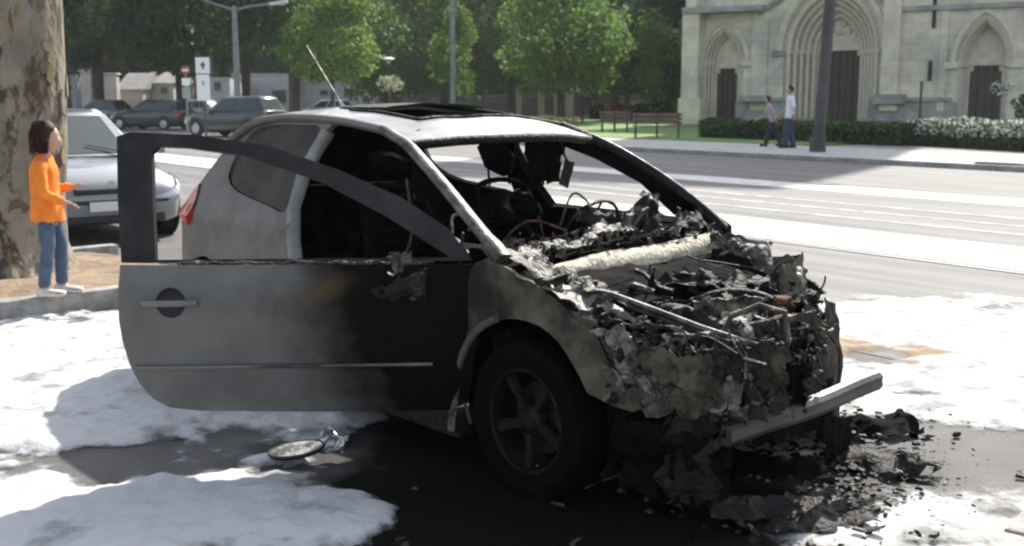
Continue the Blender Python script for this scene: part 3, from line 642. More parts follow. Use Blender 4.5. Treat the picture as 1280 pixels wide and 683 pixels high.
# seat belt pulley ring, rust coloured
bm = bmesh.new(); Mx = Matrix.Translation((-.80, -.52, .92))
tube(bm, [Mx @ Vector((.02*math.sin(a), .055*math.cos(a*math.pi/8), .075*math.sin(a*math.pi/8))) for a in range(14)], .007, n=5); obj('bare_spring_ring', bm, mat('straw_scorched_steel', (.12, .09, .03), (.22, .17, .07), rough=.6, scale=9), car, smooth=60)
bm = bmesh.new(); lump(bm, (-.62, -.28, .84), (.035, .04, .03), 5, .4); lump(bm, (-.60, -.10, .80), (.025, .035, .03), 8, .4); obj('rusted_bracket', bm, M_orange, car)

# ---- engine bay
rnd = random.Random(11)
bm = bmesh.new()
for c_, s_, k in [((.16, -.10, .50), (.24, .26, .15), 1), ((.10, .22, .52), (.20, .20, .16), 2), ((.36, -.02, .50), (.13, .25, .13), 3), ((.20, -.02, .60), (.18, .22, .07), 4)]: lump(bm, c_, s_, k, .25, 3, rot=(0, 0, .2))
obj('engine_block', bm, M_char, car)
bm = bmesh.new(); lathe(bm, [(0, -.09), (.07, -.09), (.085, -.06), (.085, .05), (.07, .08), (0, .08)], 18, 'Y', Matrix.Translation((.50, -.24, .60)) @ Matrix.Rotation(.4, 4, 'Z')); obj('alternator', bm, M_ash, car, smooth=40)
bm = bmesh.new()
for i, (c_, s_) in enumerate([((.47, .12, .69), (.035, .05, .035)), ((.50, .08, .65), (.03, .04, .03)), ((.45, .17, .66), (.025, .03, .025))]): lump(bm, c_, s_, i+3, .4)
obj('rusted_casting', bm, M_orange, car)
bm = bmesh.new()
for i in range(5): tube(bm, [(.02+.07*i, -.30, .66), (.06+.07*i, -.34, .60), (.16+.07*i, -.40, .55)], .02, n=7)
obj('inlet_manifold', bm, M_ash, car, smooth=60)
bm = bmesh.new(); lathe(bm, [(.0, .06), (.035, .06), (.04, .045), (.09, .04), (.105, .02), (.115, -.12)], 22, 'Z', Matrix.Translation((-.02, -.52, .74))); obj('strut_tower', bm, M_rust, car, smooth=40)
bm = bmesh.new()
for i in range(3): lathe(bm, [(.012, .0), (.012, .02), (0, .02)], 8, 'Z', Matrix.Translation((-.02+.065*math.cos(i*2.1), -.52+.065*math.sin(i*2.1), .78)))
obj('strut_bolts', bm, M_ash, car)
rad = obj('radiator_core', bbox(-.012, .012, -.34, .26, -.17, .17, .004, 1, Matrix.Translation((.585, -.08, .50)) @ Matrix.Rotation(R(-12), 4, 'Y') @ Matrix.Rotation(R(-7), 4, 'Z')), M_char, car)
for i in range(12): obj('radiator_tube', bbox(-.018, -.012, -.335, .255, -.16+.028*i, -.146+.028*i, 0, 1, Matrix.Translation((.565, -.08, .50)) @ Matrix.Rotation(R(-12), 4, 'Y') @ Matrix.Rotation(R(-7), 4, 'Z')), M_ash if i % 3 == 0 else M_char, rad)
bm = bmesh.new()
for k_ in range(5): lathe(bm, [(.0, -.025), (.05, -.025), (.055, -.018), (.055, .018), (.05, .025), (0, .025)], 18, 'Y', Matrix.Translation((.33+.0*k_, -.40+.03*k_, .60)) if k_ == 0 else Matrix.Translation((.33+.10*math.cos(k_*1.4), -.41, .56+.10*math.sin(k_*1.4))) @ Matrix.Scale(.7, 4))
tag(obj('drive_pulleys', bm, M_ash, car, smooth=40), kind='stuff')
tubeobj('radiator_hose', cr([(.50, .18, .60), (.42, .10, .70), (.28, .02, .72), (.18, -.10, .68)], 5, False), .022, M_char, car, n=8)
tubeobj('inlet_duct', cr([(.56, -.36, .62), (.44, -.40, .70), (.30, -.38, .70), (.20, -.28, .66)], 5, False), .030, M_char, car, n=9)
tubeobj('brake_pipe', cr([(-.18, .30, .80), (.0, .26, .78), (.12, .34, .74), (.28, .30, .72), (.36, .22, .66)], 5, False), .006, M_alu, car, n=5)
obj('battery_tray', bbox(.16, .40, .22, .42, .60, .615, .004, 1), M_char, car)
# far strut tower / wing remains traced with depth
def lp_(u, v, Y=.62): return cpl(u, v, (0, 1, 0), Y)
lw = [(893, 300), (930, 316), (960, 336), (985, 344), (988, 322), (1000, 318), (1006, 345), (1022, 352), (1036, 366), (1014, 372), (1022, 384), (1042, 396), (1030, 404), (1045, 404), (1052, 440), (1050, 500), (1046, 545), (1000, 560), (940, 500), (900, 420)]
LWp = [lp_(u, v) for u, v in lw]
hole = [(1012, 372), (1026, 378), (1032, 394), (1018, 398), (1010, 386)]
def lwf(x, z): return Vector((x, .60+.03*fb(x, z, 3, 4, 4), z))
obj('far_inner_wing', panel([(p.x, p.z) for p in LWp], [[(lp_(u, v).x, lp_(u, v).z) for u, v in hole]], lwf, .035, .02, (0, -1, 0)), [M_char, M_char], car)
for k, (c_, m_, am) in enumerate([
    ([(.10, .56, .80), (.32, .56, .68), (.34, .50, .30), (.14, .48, .34)], M_char, .05),
    ([(.30, .50, .66), (.46, .40, .60), (.48, .34, .22), (.34, .44, .24)], M_rust, .045),
    ([(.56, .12, .74), (.40, .46, .70), (.42, .44, .50), (.58, .12, .52)], M_char, .05),
    ([(.42, .34, .58), (.50, .36, .56), (.50, .36, .50), (.44, .34, .50)], M_alu, .03),
    ([(-.10, .50, .86), (.20, .64, .80), (.22, .56, .72), (-.08, .40, .80)], M_ash, .05),
    ([(-.25, .56, .88), (.02, .66, .84), (.02, .60, .78), (-.22, .48, .82)], M_alu, .035),
    ([(.10, -.58, .72), (.34, -.40, .70), (.32, -.30, .62), (.10, -.50, .66)], M_char, .05),
    ([(.34, -.50, .72), (.58, -.30, .66), (.54, -.22, .60), (.32, -.42, .66)], M_ash, .05),
    ([(.44, -.40, .76), (.62, -.24, .80), (.62, -.20, .74), (.44, -.36, .70)], M_alu, .03),
    ([(.60, -.40, .58), (.80, -.20, .56), (.80, -.20, .36), (.60, -.40, .36)], M_soot, .05),
    ([(.66, -.20, .60), (.60, .16, .58), (.60, .16, .30), (.68, -.20, .30)], M_soot, .05),
    ([(.66, -.44, .66), (.82, -.34, .64), (.80, -.32, .38), (.68, -.44, .40)], M_rust, .04),
    ([(.0, -.2, .76), (.36, .1, .72), (.30, .3, .68), (-.02, .1, .74)], M_char, .06),
    ([(.22, .1, .74), (.50, .22, .70), (.48, .40, .66), (.22, .34, .70)], M_char, .06)]):
    crumple('burnt_engine_panel', c_, m_, car, 24, 18, am*.9, .3, k+80, fs=13)
mats_ = [M_char, M_soot, M_ash, M_alu, M_rust, M_char]
for k, (c_, m_, am, rg) in enumerate([
    ([cw(972, 405, .46), cw(1046, 402, .46), cw(1050, 545, .44), cw(965, 552, .46)], M_rust, .022, .12),
    ([cw(972, 338, .34), cw(1002, 318, .34), cw(1012, 372, .42), cw(985, 412, .44)], M_rust, .018, .15),
    ([cw(1030, 372, .42), cw(1044, 384, .42), cw(1052, 440, .46), cw(1032, 420, .46)], M_char, .015, .2),
    ([cw(985, 430, .50), cw(1030, 432, .50), cw(1018, 470, .50), cw(990, 470, .50)], M_ash, .015, .3),
    ([cw(905, 345, .2), cw(985, 345, .3), cw(975, 420, .44), cw(900, 400, .44)], M_char, .03, .25),
    ([cw(930, 500, .60), cw(1040, 470, .52), cw(1040, 545, .52), cw(940, 560, .60)], M_soot, .03, .3),
    ([cw(1028, 520, .60), cw(1064, 522, .58), cw(1058, 590, .60), cw(1030, 590, .60)], M_soot, .012, .35),
    ([cw(1032, 585, .60), cw(1056, 585, .60), cw(1050, 650, .60), cw(1042, 650, .60)], M_soot, .008, .2)]):
    crumple('far_headlamp_bracket', c_, m_, car, 20, 16, am, rg, k+150, fs=12)
for k in range(60):
    x = rnd.uniform(-.05, .62); y = rnd.uniform(-.55, .50-.8*max(0, x-.2)); z = .72-.12*max(0, x)+rnd.uniform(-.14, .05)
    pts = [Vector((x, y, z))]
    d = Vector((rnd.uniform(-1, 1), rnd.uniform(-1, 1), rnd.uniform(-.5, .5)))
    for i in range(4):
        d += Vector((rnd.uniform(-.7, .7), rnd.uniform(-.7, .7), rnd.uniform(-.5, .4))); pts.append(pts[-1]+d.normalized()*rnd.uniform(.04, .09))
    tubeobj('burnt_hose' if k % 2 else 'wiring_strand', cr(pts, 3, False), rnd.choice([.004, .005, .008, .013]), mats_[k % 6], car, n=5)
# fine charred rubble inside the bay and hanging from the front (nobody could count it)
def rubble(name, parent, n, fn, sz, ms, seed, flat=0, **k):
    rn = random.Random(seed); vs = []; fs = []; mi = []
    for i in range(n):
        c = Vector(fn(rn)); s = sz*rn.uniform(.3, 1.4)**1.5; Rm = Euler((rn.uniform(0, 6)*(1-flat), rn.uniform(0, 6)*(1-flat), rn.uniform(0, 6))).to_matrix()
        b0 = len(vs); sc = Vector((s*rn.uniform(.5, 1.6), s*rn.uniform(.3, .9), s*rn.uniform(.08, .5)))
        for q in ((-1, -1, -1), (1, -.8, -1), (.7, 1, -1), (-.9, .8, -1), (-.8, -.9, 1), (.9, -.6, .8), (.5, .9, 1), (-1, .6, .9)):
            p = Vector(q); p = Vector((p.x*sc.x*rn.uniform(.6, 1.2), p.y*sc.y*rn.uniform(.6, 1.2), p.z*sc.z*rn.uniform(.6, 1.2))); vs.append(c+Rm @ p)
        m_ = rn.randrange(len(ms)); 
        for f in ((0, 3, 2, 1), (4, 5, 6, 7), (0, 1, 5, 4), (1, 2, 6, 5), (2, 3, 7, 6), (3, 0, 4, 7)): fs.append(tuple(b0+q for q in f)); mi.append(m_)
    o = raw(name, vs, fs, ms, parent, **k); o.data.polygons.foreach_set('material_index', mi); return tag(o, kind='stuff')
def bayf(r):
    x = r.uniform(-.12, .72); y = r.uniform(-.62, min(.56, .56-1.3*max(0, x-.28)))
    return (x, y, .70-.14*max(0, x)+.05*noise.noise(Vector((x*6, y*6, 0)))+r.uniform(-.16, .02))
rubble('charred_rubble', car, 1500, bayf, .013, [M_char, M_soot, M_soot, M_soot, M_ash, M_char, M_rust], 5)
def frontf(r):
    y = r.uniform(-.66, .45); z = r.uniform(.36, .62); return (.74-.12*abs(y+.3)-(.75*max(0, y-.02))+.06*noise.noise(Vector((y*5, z*5, 2)))+r.uniform(-.10, .05), y, z)
rubble('charred_rubble', car, 600, frontf, .014, [M_char, M_soot, M_soot, M_ash, M_rust], 6)
def lampf(r):
    t_ = r.random(); return (.42+.38*t_+r.uniform(-.03, .03), -.80+.30*t_+r.uniform(-.05, .03), r.uniform(.44, .70)-.03*t_)
rubble('charred_rubble', car, 380, lampf, .014, [M_char, M_ash, M_rust, M_alu, M_char], 9)
def dashf(r): return (r.uniform(-.66, -.32), r.uniform(-.5, .64), .85+r.uniform(-.03, .05)+.05*noise.noise(Vector((r.random()*9, 1, 1))))
rubble('charred_rubble', car, 420, dashf, .013, [M_char, M_soot, M_soot, M_ash], 10)
# bumper beam hanging out to the front
B0 = Vector((.76, -.60, .352)); B1 = Vector((.77, .345, .392)); bm = bmesh.new(); n_ = 14; rings = []
prof = [(-.02, -.036), (.016, -.034), (.028, -.015), (.024, .006), (.028, .022), (.012, .036), (-.02, .038)]
for i in range(n_+1):
    t_ = i/n_; p = B0.lerp(B1, t_) + Vector((.012*math.sin(t_*math.pi), 0, .004*math.sin(9*t_)))
    rings.append([bm.verts.new(p+Vector((a, 0, b_))) for a, b_ in prof])
for i in range(n_):
    for k in range(len(prof)): bm.faces.new((rings[i][k], rings[i][(k+1) % 7], rings[i+1][(k+1) % 7], rings[i+1][k]))
bm.faces.new(rings[0]); bm.faces.new(rings[-1][::-1]); bmesh.ops.recalc_face_normals(bm, faces=bm.faces[:])
obj('bumper_beam', bm, mat('bare_bumper_steel', (.025, .025, .024), (.075, .075, .072), rough=.42, metal=.5, scale=4, stretch=(1, 1, 1), bump=.15, bscale=20, col3=(.06, .055, .05), scale3=3, lo3=.5, hi3=.66), car, smooth=35)
for y in (-.42,): obj('crash_can', bbox(.30, .75, y-.04, y+.04, .33, .42, .01), M_rust, car, smooth=35)
crumple('lower_crossmember', [(.30, -.50, .30), (.34, .50, .30), (.44, .50, .20), (.44, -.50, .20)], M_char, car, 20, 6, .03, .1, 95)
# melted bumper skin drooping to the ground
for k, (c_, m_, am) in enumerate([
    ([(.66, -.68, .36), (.72, -.50, .34), (.72, -.50, .05), (.62, -.66, .06)], M_soot, .05),
    ([(.40, -.80, .40), (.62, -.70, .38), (.60, -.68, .08), (.44, -.76, .10)], M_soot, .05),
    ([(.56, -.72, .40), (.72, -.60, .38), (.72, -.58, .10), (.56, -.70, .12)], M_char, .04),
    ([(.66, -.60, .10), (.84, -.30, .08), (.90, -.32, .03), (.74, -.60, .03)], M_char, .04)]):
    crumple('drooping_bumper_skin', c_, m_, car, 18, 18, am, .3, k+100, fs=10)

# ---- open passenger door
AO = R(52.2)
M_door = mat('door_skin', (.105, .102, .097), (.14, .137, .13), rough=.42, metal=.2, scale=3, bump=.05, bscale=8, coat=.1)
t = M_door.node_tree; b = t.nodes['Principled BSDF']; L = t.links.new; old = b.inputs['Base Color'].links[0].from_socket
tc = nd(t, 'ShaderNodeTexCoord'); sx = nd(t, 'ShaderNodeSeparateXYZ'); L(tc.outputs['Object'], sx.inputs[0])
nz = nd(t, 'ShaderNodeTexNoise'); nz.inputs['Scale'].default_value = 3.2; nz.inputs['Detail'].default_value = 11; nz.inputs['Roughness'].default_value = .65; L(tc.outputs['Object'], nz.inputs[0])
# burn front: d = x - (0.52 + 0.75*(z-.6)) + noise
m1 = nd(t, 'ShaderNodeMath', operation='MULTIPLY_ADD'); L(sx.outputs['Z'], m1.inputs[0]); m1.inputs[1].default_value = -.42; L(sx.outputs['X'], m1.inputs[2])
m2 = nd(t, 'ShaderNodeMath', operation='MULTIPLY_ADD'); L(nz.outputs['Fac'], m2.inputs[0]); m2.inputs[1].default_value = .55; L(m1.outputs[0], m2.inputs[2])
r1 = nd(t, 'ShaderNodeValToRGB'); e = r1.color_ramp.elements
e[0].position = .42; e[0].color = (0, 0, 0, 1); e[1].position = .80; e[1].color = (1, 1, 1, 1)
L(m2.outputs[0], r1.inputs[0])
soot = nd(t, 'ShaderNodeMix', data_type='RGBA'); L(r1.outputs[0], soot.inputs[0]); soot.inputs[6].default_value = (.0045, .0045, .004, 1); L(old, soot.inputs[7])
# straw-brown scorch blotch near the belt line
mpb = nd(t, 'ShaderNodeMapping', vector_type='TEXTURE'); mpb.inputs['Location'].default_value = (.56, 0, .755); mpb.inputs['Rotation'].default_value = (0, R(22), 0); mpb.inputs['Scale'].default_value = (.26, 9, .075)
L(tc.outputs['Object'], mpb.inputs[0]); lnb = nd(t, 'ShaderNodeVectorMath', operation='LENGTH'); L(mpb.outputs[0], lnb.inputs[0])
pn = nd(t, 'ShaderNodeMath', operation='MULTIPLY_ADD'); L(nz.outputs['Fac'], pn.inputs[0]); pn.inputs[1].default_value = 1.6; L(lnb.outputs['Value'], pn.inputs[2])
rb = nd(t, 'ShaderNodeMapRange', interpolation_type='SMOOTHSTEP'); rb.inputs[1].default_value = .85; rb.inputs[2].default_value = 1.75; rb.inputs[3].default_value = .65; rb.inputs[4].default_value = 0; L(pn.outputs[0], rb.inputs[0])
fin = nd(t, 'ShaderNodeMix', data_type='RGBA'); L(rb.outputs[0], fin.inputs[0]); L(soot.outputs[2], fin.inputs[6]); fin.inputs[7].default_value = (.085, .055, .018, 1); L(fin.outputs[2], b.inputs['Base Color'])
mt = nd(t, 'ShaderNodeMath', operation='MULTIPLY'); L(r1.outputs[0], mt.inputs[0]); mt.inputs[1].default_value = .2; L(mt.outputs[0], b.inputs['Metallic'])
msp = nd(t, 'ShaderNodeMapRange'); msp.inputs[3].default_value = .08; msp.inputs[4].default_value = .45; L(r1.outputs[0], msp.inputs[0]); L(msp.outputs[0], b.inputs['Specular IOR Level']); b.inputs['Coat Weight'].default_value = 0
mrr = nd(t, 'ShaderNodeMapRange'); mrr.inputs[3].default_value = .75; mrr.inputs[4].default_value = .42; L(r1.outputs[0], mrr.inputs[0]); L(mrr.outputs[0], b.inputs['Roughness'])

def dfn(u, z): return Vector((u, .03*(1-((z-.60)/.36)**2) - .05*max(0, .40-z)/.15*.6 + .006*math.exp(-((z-.455)/.012)**2)*(1 if .1 < u < 1.31 else 0) - .02*(max(0, u-1.1)/.25)**2 - .12*max(0, z-.86), z))
do_ = [(-.04, .855), (1.33, .862), (1.342, .75), (1.342, .645), (1.332, .56), (1.31, .47), (1.275, .385), (1.23, .32), (1.17, .282), (1.05, .265), (.6, .252), (.06, .25), (-.02, .28), (-.04, .40)]
hc = [(1.135+.055*math.cos(a*math.pi/8), .715+.06*math.sin(a*math.pi/8)) for a in range(16)]
door = obj('passenger_door', panel(do_, [hc], dfn, .04, .035, (0, 1, 0)), [M_door, M_soot], car, smooth=38, loc=(-.36, -.86, 0), rot=(0, 0, math.pi+AO))
M_frame = mat('sooty_door_frame', (.012, .012, .012), (.028, .028, .027), rough=.6, spec=.25, scale=5)
fr_o = [(-.045, .865), (.05, .99), (.24, 1.115), (.49, 1.225), (.76, 1.318), (1.06, 1.362), (1.30, 1.372), (1.355, 1.355), (1.35, 1.1), (1.335, .866)]
fr_i = [(.04, .872), (.304, 1.045), (.55, 1.175), (.85, 1.280), (1.08, 1.312), (1.19, 1.316), (1.215, 1.29), (1.21, 1.1), (1.20, .872)]
# frame as ring: outer polygon with the window cut out
def ffr(u, z): return Vector((u, -.02-.20*(z-.86)-.02*(max(0, u-1.1)/.25)**2, z))
obj('window_frame', panel(fr_o, [[(.045, .878)]+fr_i[1:-1]+[(1.20, .878)]], ffr, .05, .035, (0, 1, 0)), [M_frame, M_soot], door, smooth=35)
bm = bmesh.new(); lathe(bm, [(0, -.03), (.03, -.028), (.05, -.012), (.058, .002)], 20, 'Y'); obj('handle_recess', bm, mat('handle_cup', (.035, .035, .035), rough=.6), door, smooth=60, loc=(1.135, .028, .715))
bm = bbox(-.108, .108, .03, .048, -.013, .013, .008, 3); obj('handle', bm, mat('handle_grey', (.17, .165, .16), (.12, .118, .115), rough=.4, scale=6, metal=.2), door, smooth=40, loc=(1.137, .006, .715))
bm = bmesh.new(); tube(bm, [dfn(.12+1.17*i/12, .458)+Vector((0, .007, 0)) for i in range(13)], .007, n=6); obj('rubbing_strip', bm, mat('mottled_strip', (.012, .012, .011), (.13, .127, .12), rough=.4, scale=.9, lo=.42, hi=.52), door, smooth=60)  # strip colour runs from near-black to pale grey in patches
crumple('melted_belt_seal', [(.05, -.005, .853), (1.2, -.0, .862), (1.2, .004, .874), (.05, .0, .868)], M_ash, door, 80, 3, .009, .5, 31, .003, fs=22)
crumple('melted_mirror', [(.14, .02, .80), (.30, .03, .83), (.28, .04, .92), (.16, .0, .91)], M_alu, door, 12, 10, .035, .4, 32, fs=16)
crumple('melted_mirror', [(.10, .04, .84), (.34, .04, .78), (.30, .04, .70), (.12, .03, .72)], M_char, door, 12, 8, .03, .5, 33, fs=12)
obj('door_trim', panel([(.02, .84), (1.28, .85), (1.28, .45), (1.15, .31), (.05, .30)], [], lambda u, z: dfn(u, z)+Vector((0, -.075, 0)), .09, .01, (0, -1, 0)), [M_soot, M_soot], door, smooth=35)

# ================================================================== DEBRIS ON THE GROUND
def gdeb(r):
    u = r.gauss(970, 85); v = r.gauss(590, 38); p = gp(u, min(max(v, 520), 690)); return (p.x, p.y, .016+r.uniform(0, .02))
rubble('ground_debris', None, 1100, gdeb, .013, [M_soot, M_char, M_soot, M_ash], 21, .97)
bpy.data.objects['ground_debris']['label'] = 'charred fragments scattered on the ground under the melted front end'; bpy.data.objects['ground_debris']['category'] = 'debris'
def gdeb2(r):
    u = r.gauss(1080, 60); v = r.gauss(590, 45); p = gp(u, min(max(v, 500), 690)); return (p.x, p.y, .014+r.uniform(0, .006))
o = rubble('ground_debris', None, 500, gdeb2, .007, [M_soot, M_char, M_ash], 22, .98); o['label'] = 'fine black crumbs strewn over the grey patch beside the bumper beam'; o['category'] = 'debris'
for k, (u0, v0, sx_, sy_, h_, m_, lab) in enumerate([
    (1090, 545, .26, .10, .05, M_soot, 'charred bumper fragment lying in foam just right of the beam'),
    (1105, 590, .22, .10, .045, M_char, 'dark curled sheet lying right of the wreck on wet asphalt'),
    (960, 600, .24, .12, .05, M_soot, 'black crumpled sheet on the ground under the bumper beam'),
    (930, 630, .34, .12, .05, M_soot, 'long burnt strip lying on the ground in front of the wreck'),
    (1000, 655, .26, .12, .03, M_char, 'flat burnt flake nearest the bottom edge of the photo')]):
    p = gp(u0, v0); nm = 'burnt_fragment'
    o = crumple(nm, [(-sx_, -sy_, .0), (sx_, -sy_, .0), (sx_, sy_, h_), (-sx_, sy_, h_)], m_, None, 16, 9, .035, .45, 120+k, fs=10)
    o.location = (p.x, p.y, .02); o.rotation_euler = (0, 0, rnd.uniform(-.6, .6)); tag(o, lab, 'car fragment')
# fallen mirror on the foam
p = gp(372, 580); mr_ = thing('fallen_mirror', 'broken door mirror lying glass up on the foam below the open door', 'car mirror', (p.x, p.y, .05), R(8)); mr_.scale = (.8, .85, .45); mr_.rotation_euler = (R(5), R(-7), R(8))
bm = bmesh.new(); lathe(bm, [(0, -.02), (.08, -.02), (.125, .0), (.135, .03), (.13, .045), (.118, .04)], 28, 'Z', Matrix.Diagonal((1.12, .72, 1, 1))); obj('shell', bm, M_black, mr_, smooth=50)
bm = bmesh.new(); lathe(bm, [(.122, .0385), (.0, .0385)], 28, 'Z', Matrix.Diagonal((1.12, .72, 1, 1))); obj('mirror_glass', bm, mat('foam_smeared_mirror', (.03, .026, .022), (.28, .285, .29), rough=.6, scale=9, lo=.40, hi=.56, bump=.8, bscale=30), mr_)
p = gp(416, 575); o = crumple('foil_scrap', [(-.05, -.04, 0), (.06, -.04, 0), (.06, .04, .05), (-.05, .04, .06)], mat('bright_foil', (.6, .6, .58), (.25, .25, .25), rough=.25, metal=.8, scale=14), None, 9, 8, .02, .3, 140, fs=18)
o.location = (p.x, p.y, .05); tag(o, 'small shiny crumpled scrap beside the fallen mirror', 'metal scrap')
#PART2
# ================================================================== CHURCH
ch = thing('church', 'pale limestone church front with three pointed portals and a square tower', 'church')
FP = Vector((11.7, 62, 0)); FE = Vector((.856, -.517, 0)).normalized(); FN = Vector((.517, .856, 0)).normalized()   # FN points into the building
ch.matrix_world = Matrix(((FE.x, FN.x, 0, FP.x), (FE.y, FN.y, 0, FP.y), (0, 0, 1, 0), (0, 0, 0, 1)))
def fc(u, v, d=0.):
    r = ray(u, v); o = Vector((0, 0, CH)); t = ((FP+FN*d-o).dot(FN))/r.dot(FN); p = o+r*t
    return ((p-FP).dot(FE), p.z)
M_st = mat('limestone', (.60, .545, .44), (.70, .645, .53), rough=.9, scale=.9, bump=.3, bscale=12, detail=10, col3=(.42, .41, .375), scale3=.35, lo3=.5, hi3=.64)
t = M_st.node_tree; b = t.nodes['Principled BSDF']; L = t.links.new; old = b.inputs['Base Color'].links[0].from_socket
tc = nd(t, 'ShaderNodeTexCoord'); mp = nd(t, 'ShaderNodeMapping'); mp.inputs['Rotation'].default_value = (R(90), 0, 0); L(tc.outputs['Object'], mp.inputs[0])
bk = nd(t, 'ShaderNodeTexBrick'); bk.inputs['Scale'].default_value = 1; bk.inputs['Brick Width'].default_value = .8; bk.inputs['Row Height'].default_value = .38; bk.inputs['Mortar Size'].default_value = .012
bk.inputs['Color1'].default_value = (.88, .88, .88, 1); bk.inputs['Color2'].default_value = (1.05, 1.04, 1.02, 1); bk.inputs['Mortar'].default_value = (.72, .72, .72, 1); L(mp.outputs[0], bk.inputs[0])
mm = nd(t, 'ShaderNodeMix', data_type='RGBA', blend_type='MULTIPLY'); mm.inputs[0].default_value = .85; L(old, mm.inputs[6]); L(bk.outputs[0], mm.inputs[7]); L(mm.outputs[2], b.inputs['Base Color'])
M_st2 = mat('limestone_carved', (.52, .48, .395), (.62, .575, .48), rough=.9, scale=2.5, bump=.5, bscale=10, detail=8)
M_std = mat('limestone_weathered', (.24, .24, .235), (.36, .355, .335), rough=.9, scale=1.2, bump=.4, bscale=10)
M_wood = mat('dark_church_door', (.05, .036, .032), (.075, .055, .048), rough=.7, scale=3, stretch=(6, 6, .6))
def pointed(cx, hwid, z0, zs, za, n=9):
    # outline from bottom left, up, over the pointed arch, down to bottom right
    h = za-zs; Rr = (hwid*hwid+h*h)/(2*hwid); pts = [(cx-hwid, z0)]
    cL = cx-hwid+Rr; a1_ = math.atan2(h, cx-cL)
    for i in range(n+1):
        a = math.pi+(a1_-math.pi)*i/n; pts.append((cL+Rr*math.cos(a), zs+Rr*math.sin(a)))
    for p in pts[-2::-1]: pts.append((2*cx-p[0], p[1]))
    return pts
zt = 14.5
s0, _ = fc(855, 150); s1 = 34.0
portals = []
# (centre u, half width outer s, z spring, apex outer, door half w, door top, orders)
def mk(u_c, v_apex, v_spring, u_l, v_top, u_dl, u_dr, no):
    c, za = fc(u_c, v_apex); _, zs = fc(u_c, v_spring); l, _ = fc(u_l, v_spring); _, dt = fc(u_c, v_top, .6); dl_, _ = fc(u_dl, v_top, .6); dr_, _ = fc(u_dr, v_top, .6)
    return dict(c=c, hw=c-l, zs=zs, za=za, dt=dt, dh=(dr_-dl_)/2, no=no)
portals = [mk(905, 34, 77, 879, 86, 892, 918, 3), mk(1043, -22, 62, 980, 63, 1020, 1072, 5), mk(1233, 22, 78, 1197, 82, 1212, 1253, 4)]
outl = [pointed(p['c'], p['hw'], -.1, p['zs'], p['za']) for p in portals]
# wall with notches for the portals (single outer loop)
loop = [(s0, -.1)]
for o_ in outl: loop += o_
loop += [(s1, -.1), (s1, zt), (s0, zt)]
obj('wall', panel(loop, [], lambda s, z: Vector((s, 0, z)), 1.2, .0, None), M_st, ch)
obj('wall_side', bbox(s0, s0+.4, .0, 22, -.1, zt, 0), M_st, ch)
obj('nave_body', bbox(s0+.4, s1, 2.6, 30, -.1, zt, 0), M_st, ch)
bm = bmesh.new(); vs_ = [bm.verts.new(q) for q in ((s0-.5, -.4, zt), (s1, -.4, zt), (s1, 30, zt), (s0-.5, 30, zt), ((s0+s1)/2, 0, zt+6), ((s0+s1)/2, 30, zt+6))]
for f in ((0, 1, 4), (1, 2, 5, 4), (2, 3, 5), (3, 0, 4, 5)): bm.faces.new([vs_[i] for i in f])
obj('roof', bm, mat('slate_roof', (.05, .055, .065), (.08, .085, .09), rough=.6, scale=3), ch)
# tower sized by the shadow it throws on the road
def fxy(x, y): q = Vector((x, y, 0))-FP; return q.dot(FE), q.dot(FN)
ts0, _ = fxy(13.6, 60.8); ts1, _ = fxy(21.4, 56.1)
obj('tower', bbox(ts0, ts1, .6, 9.0, zt-1, 37, 0), M_st, ch)
bm = bmesh.new(); r_ = bmesh.ops.create_cone(bm, segments=4, radius1=(ts1-ts0)/2*1.41, radius2=.05, depth=9, cap_ends=True); bmesh.ops.rotate(bm, matrix=Matrix.Rotation(R(45), 3, 'Z'), verts=bm.verts[:]); bmesh.ops.translate(bm, vec=((ts0+ts1)/2, 4.8, 33.5 if 0 else 35.0+.0), verts=bm.verts[:])
bm.free()
for k in (.25, .75):
    sx_ = ts0+(ts1-ts0)*k; obj('belfry_opening', bbox(sx_-1, sx_+1, .55, .7, 27, 33, 0), mat('louvre_dark', (.03, .03, .03)), ch)
def ring(oa, ob, d0, d1, m, name):
    bm = bmesh.new(); n = len(oa)
    A0 = [bm.verts.new((p[0], d0, p[1])) for p in oa]; B0_ = [bm.verts.new((p[0], d0, p[1])) for p in ob]; B1_ = [bm.verts.new((p[0], d1, p[1])) for p in ob]
    for i in range(n-1):
        bm.faces.new((A0[i], A0[i+1], B0_[i+1], B0_[i])); bm.faces.new((B0_[i], B0_[i+1], B1_[i+1], B1_[i]))
    return obj(name, bm, m, ch)
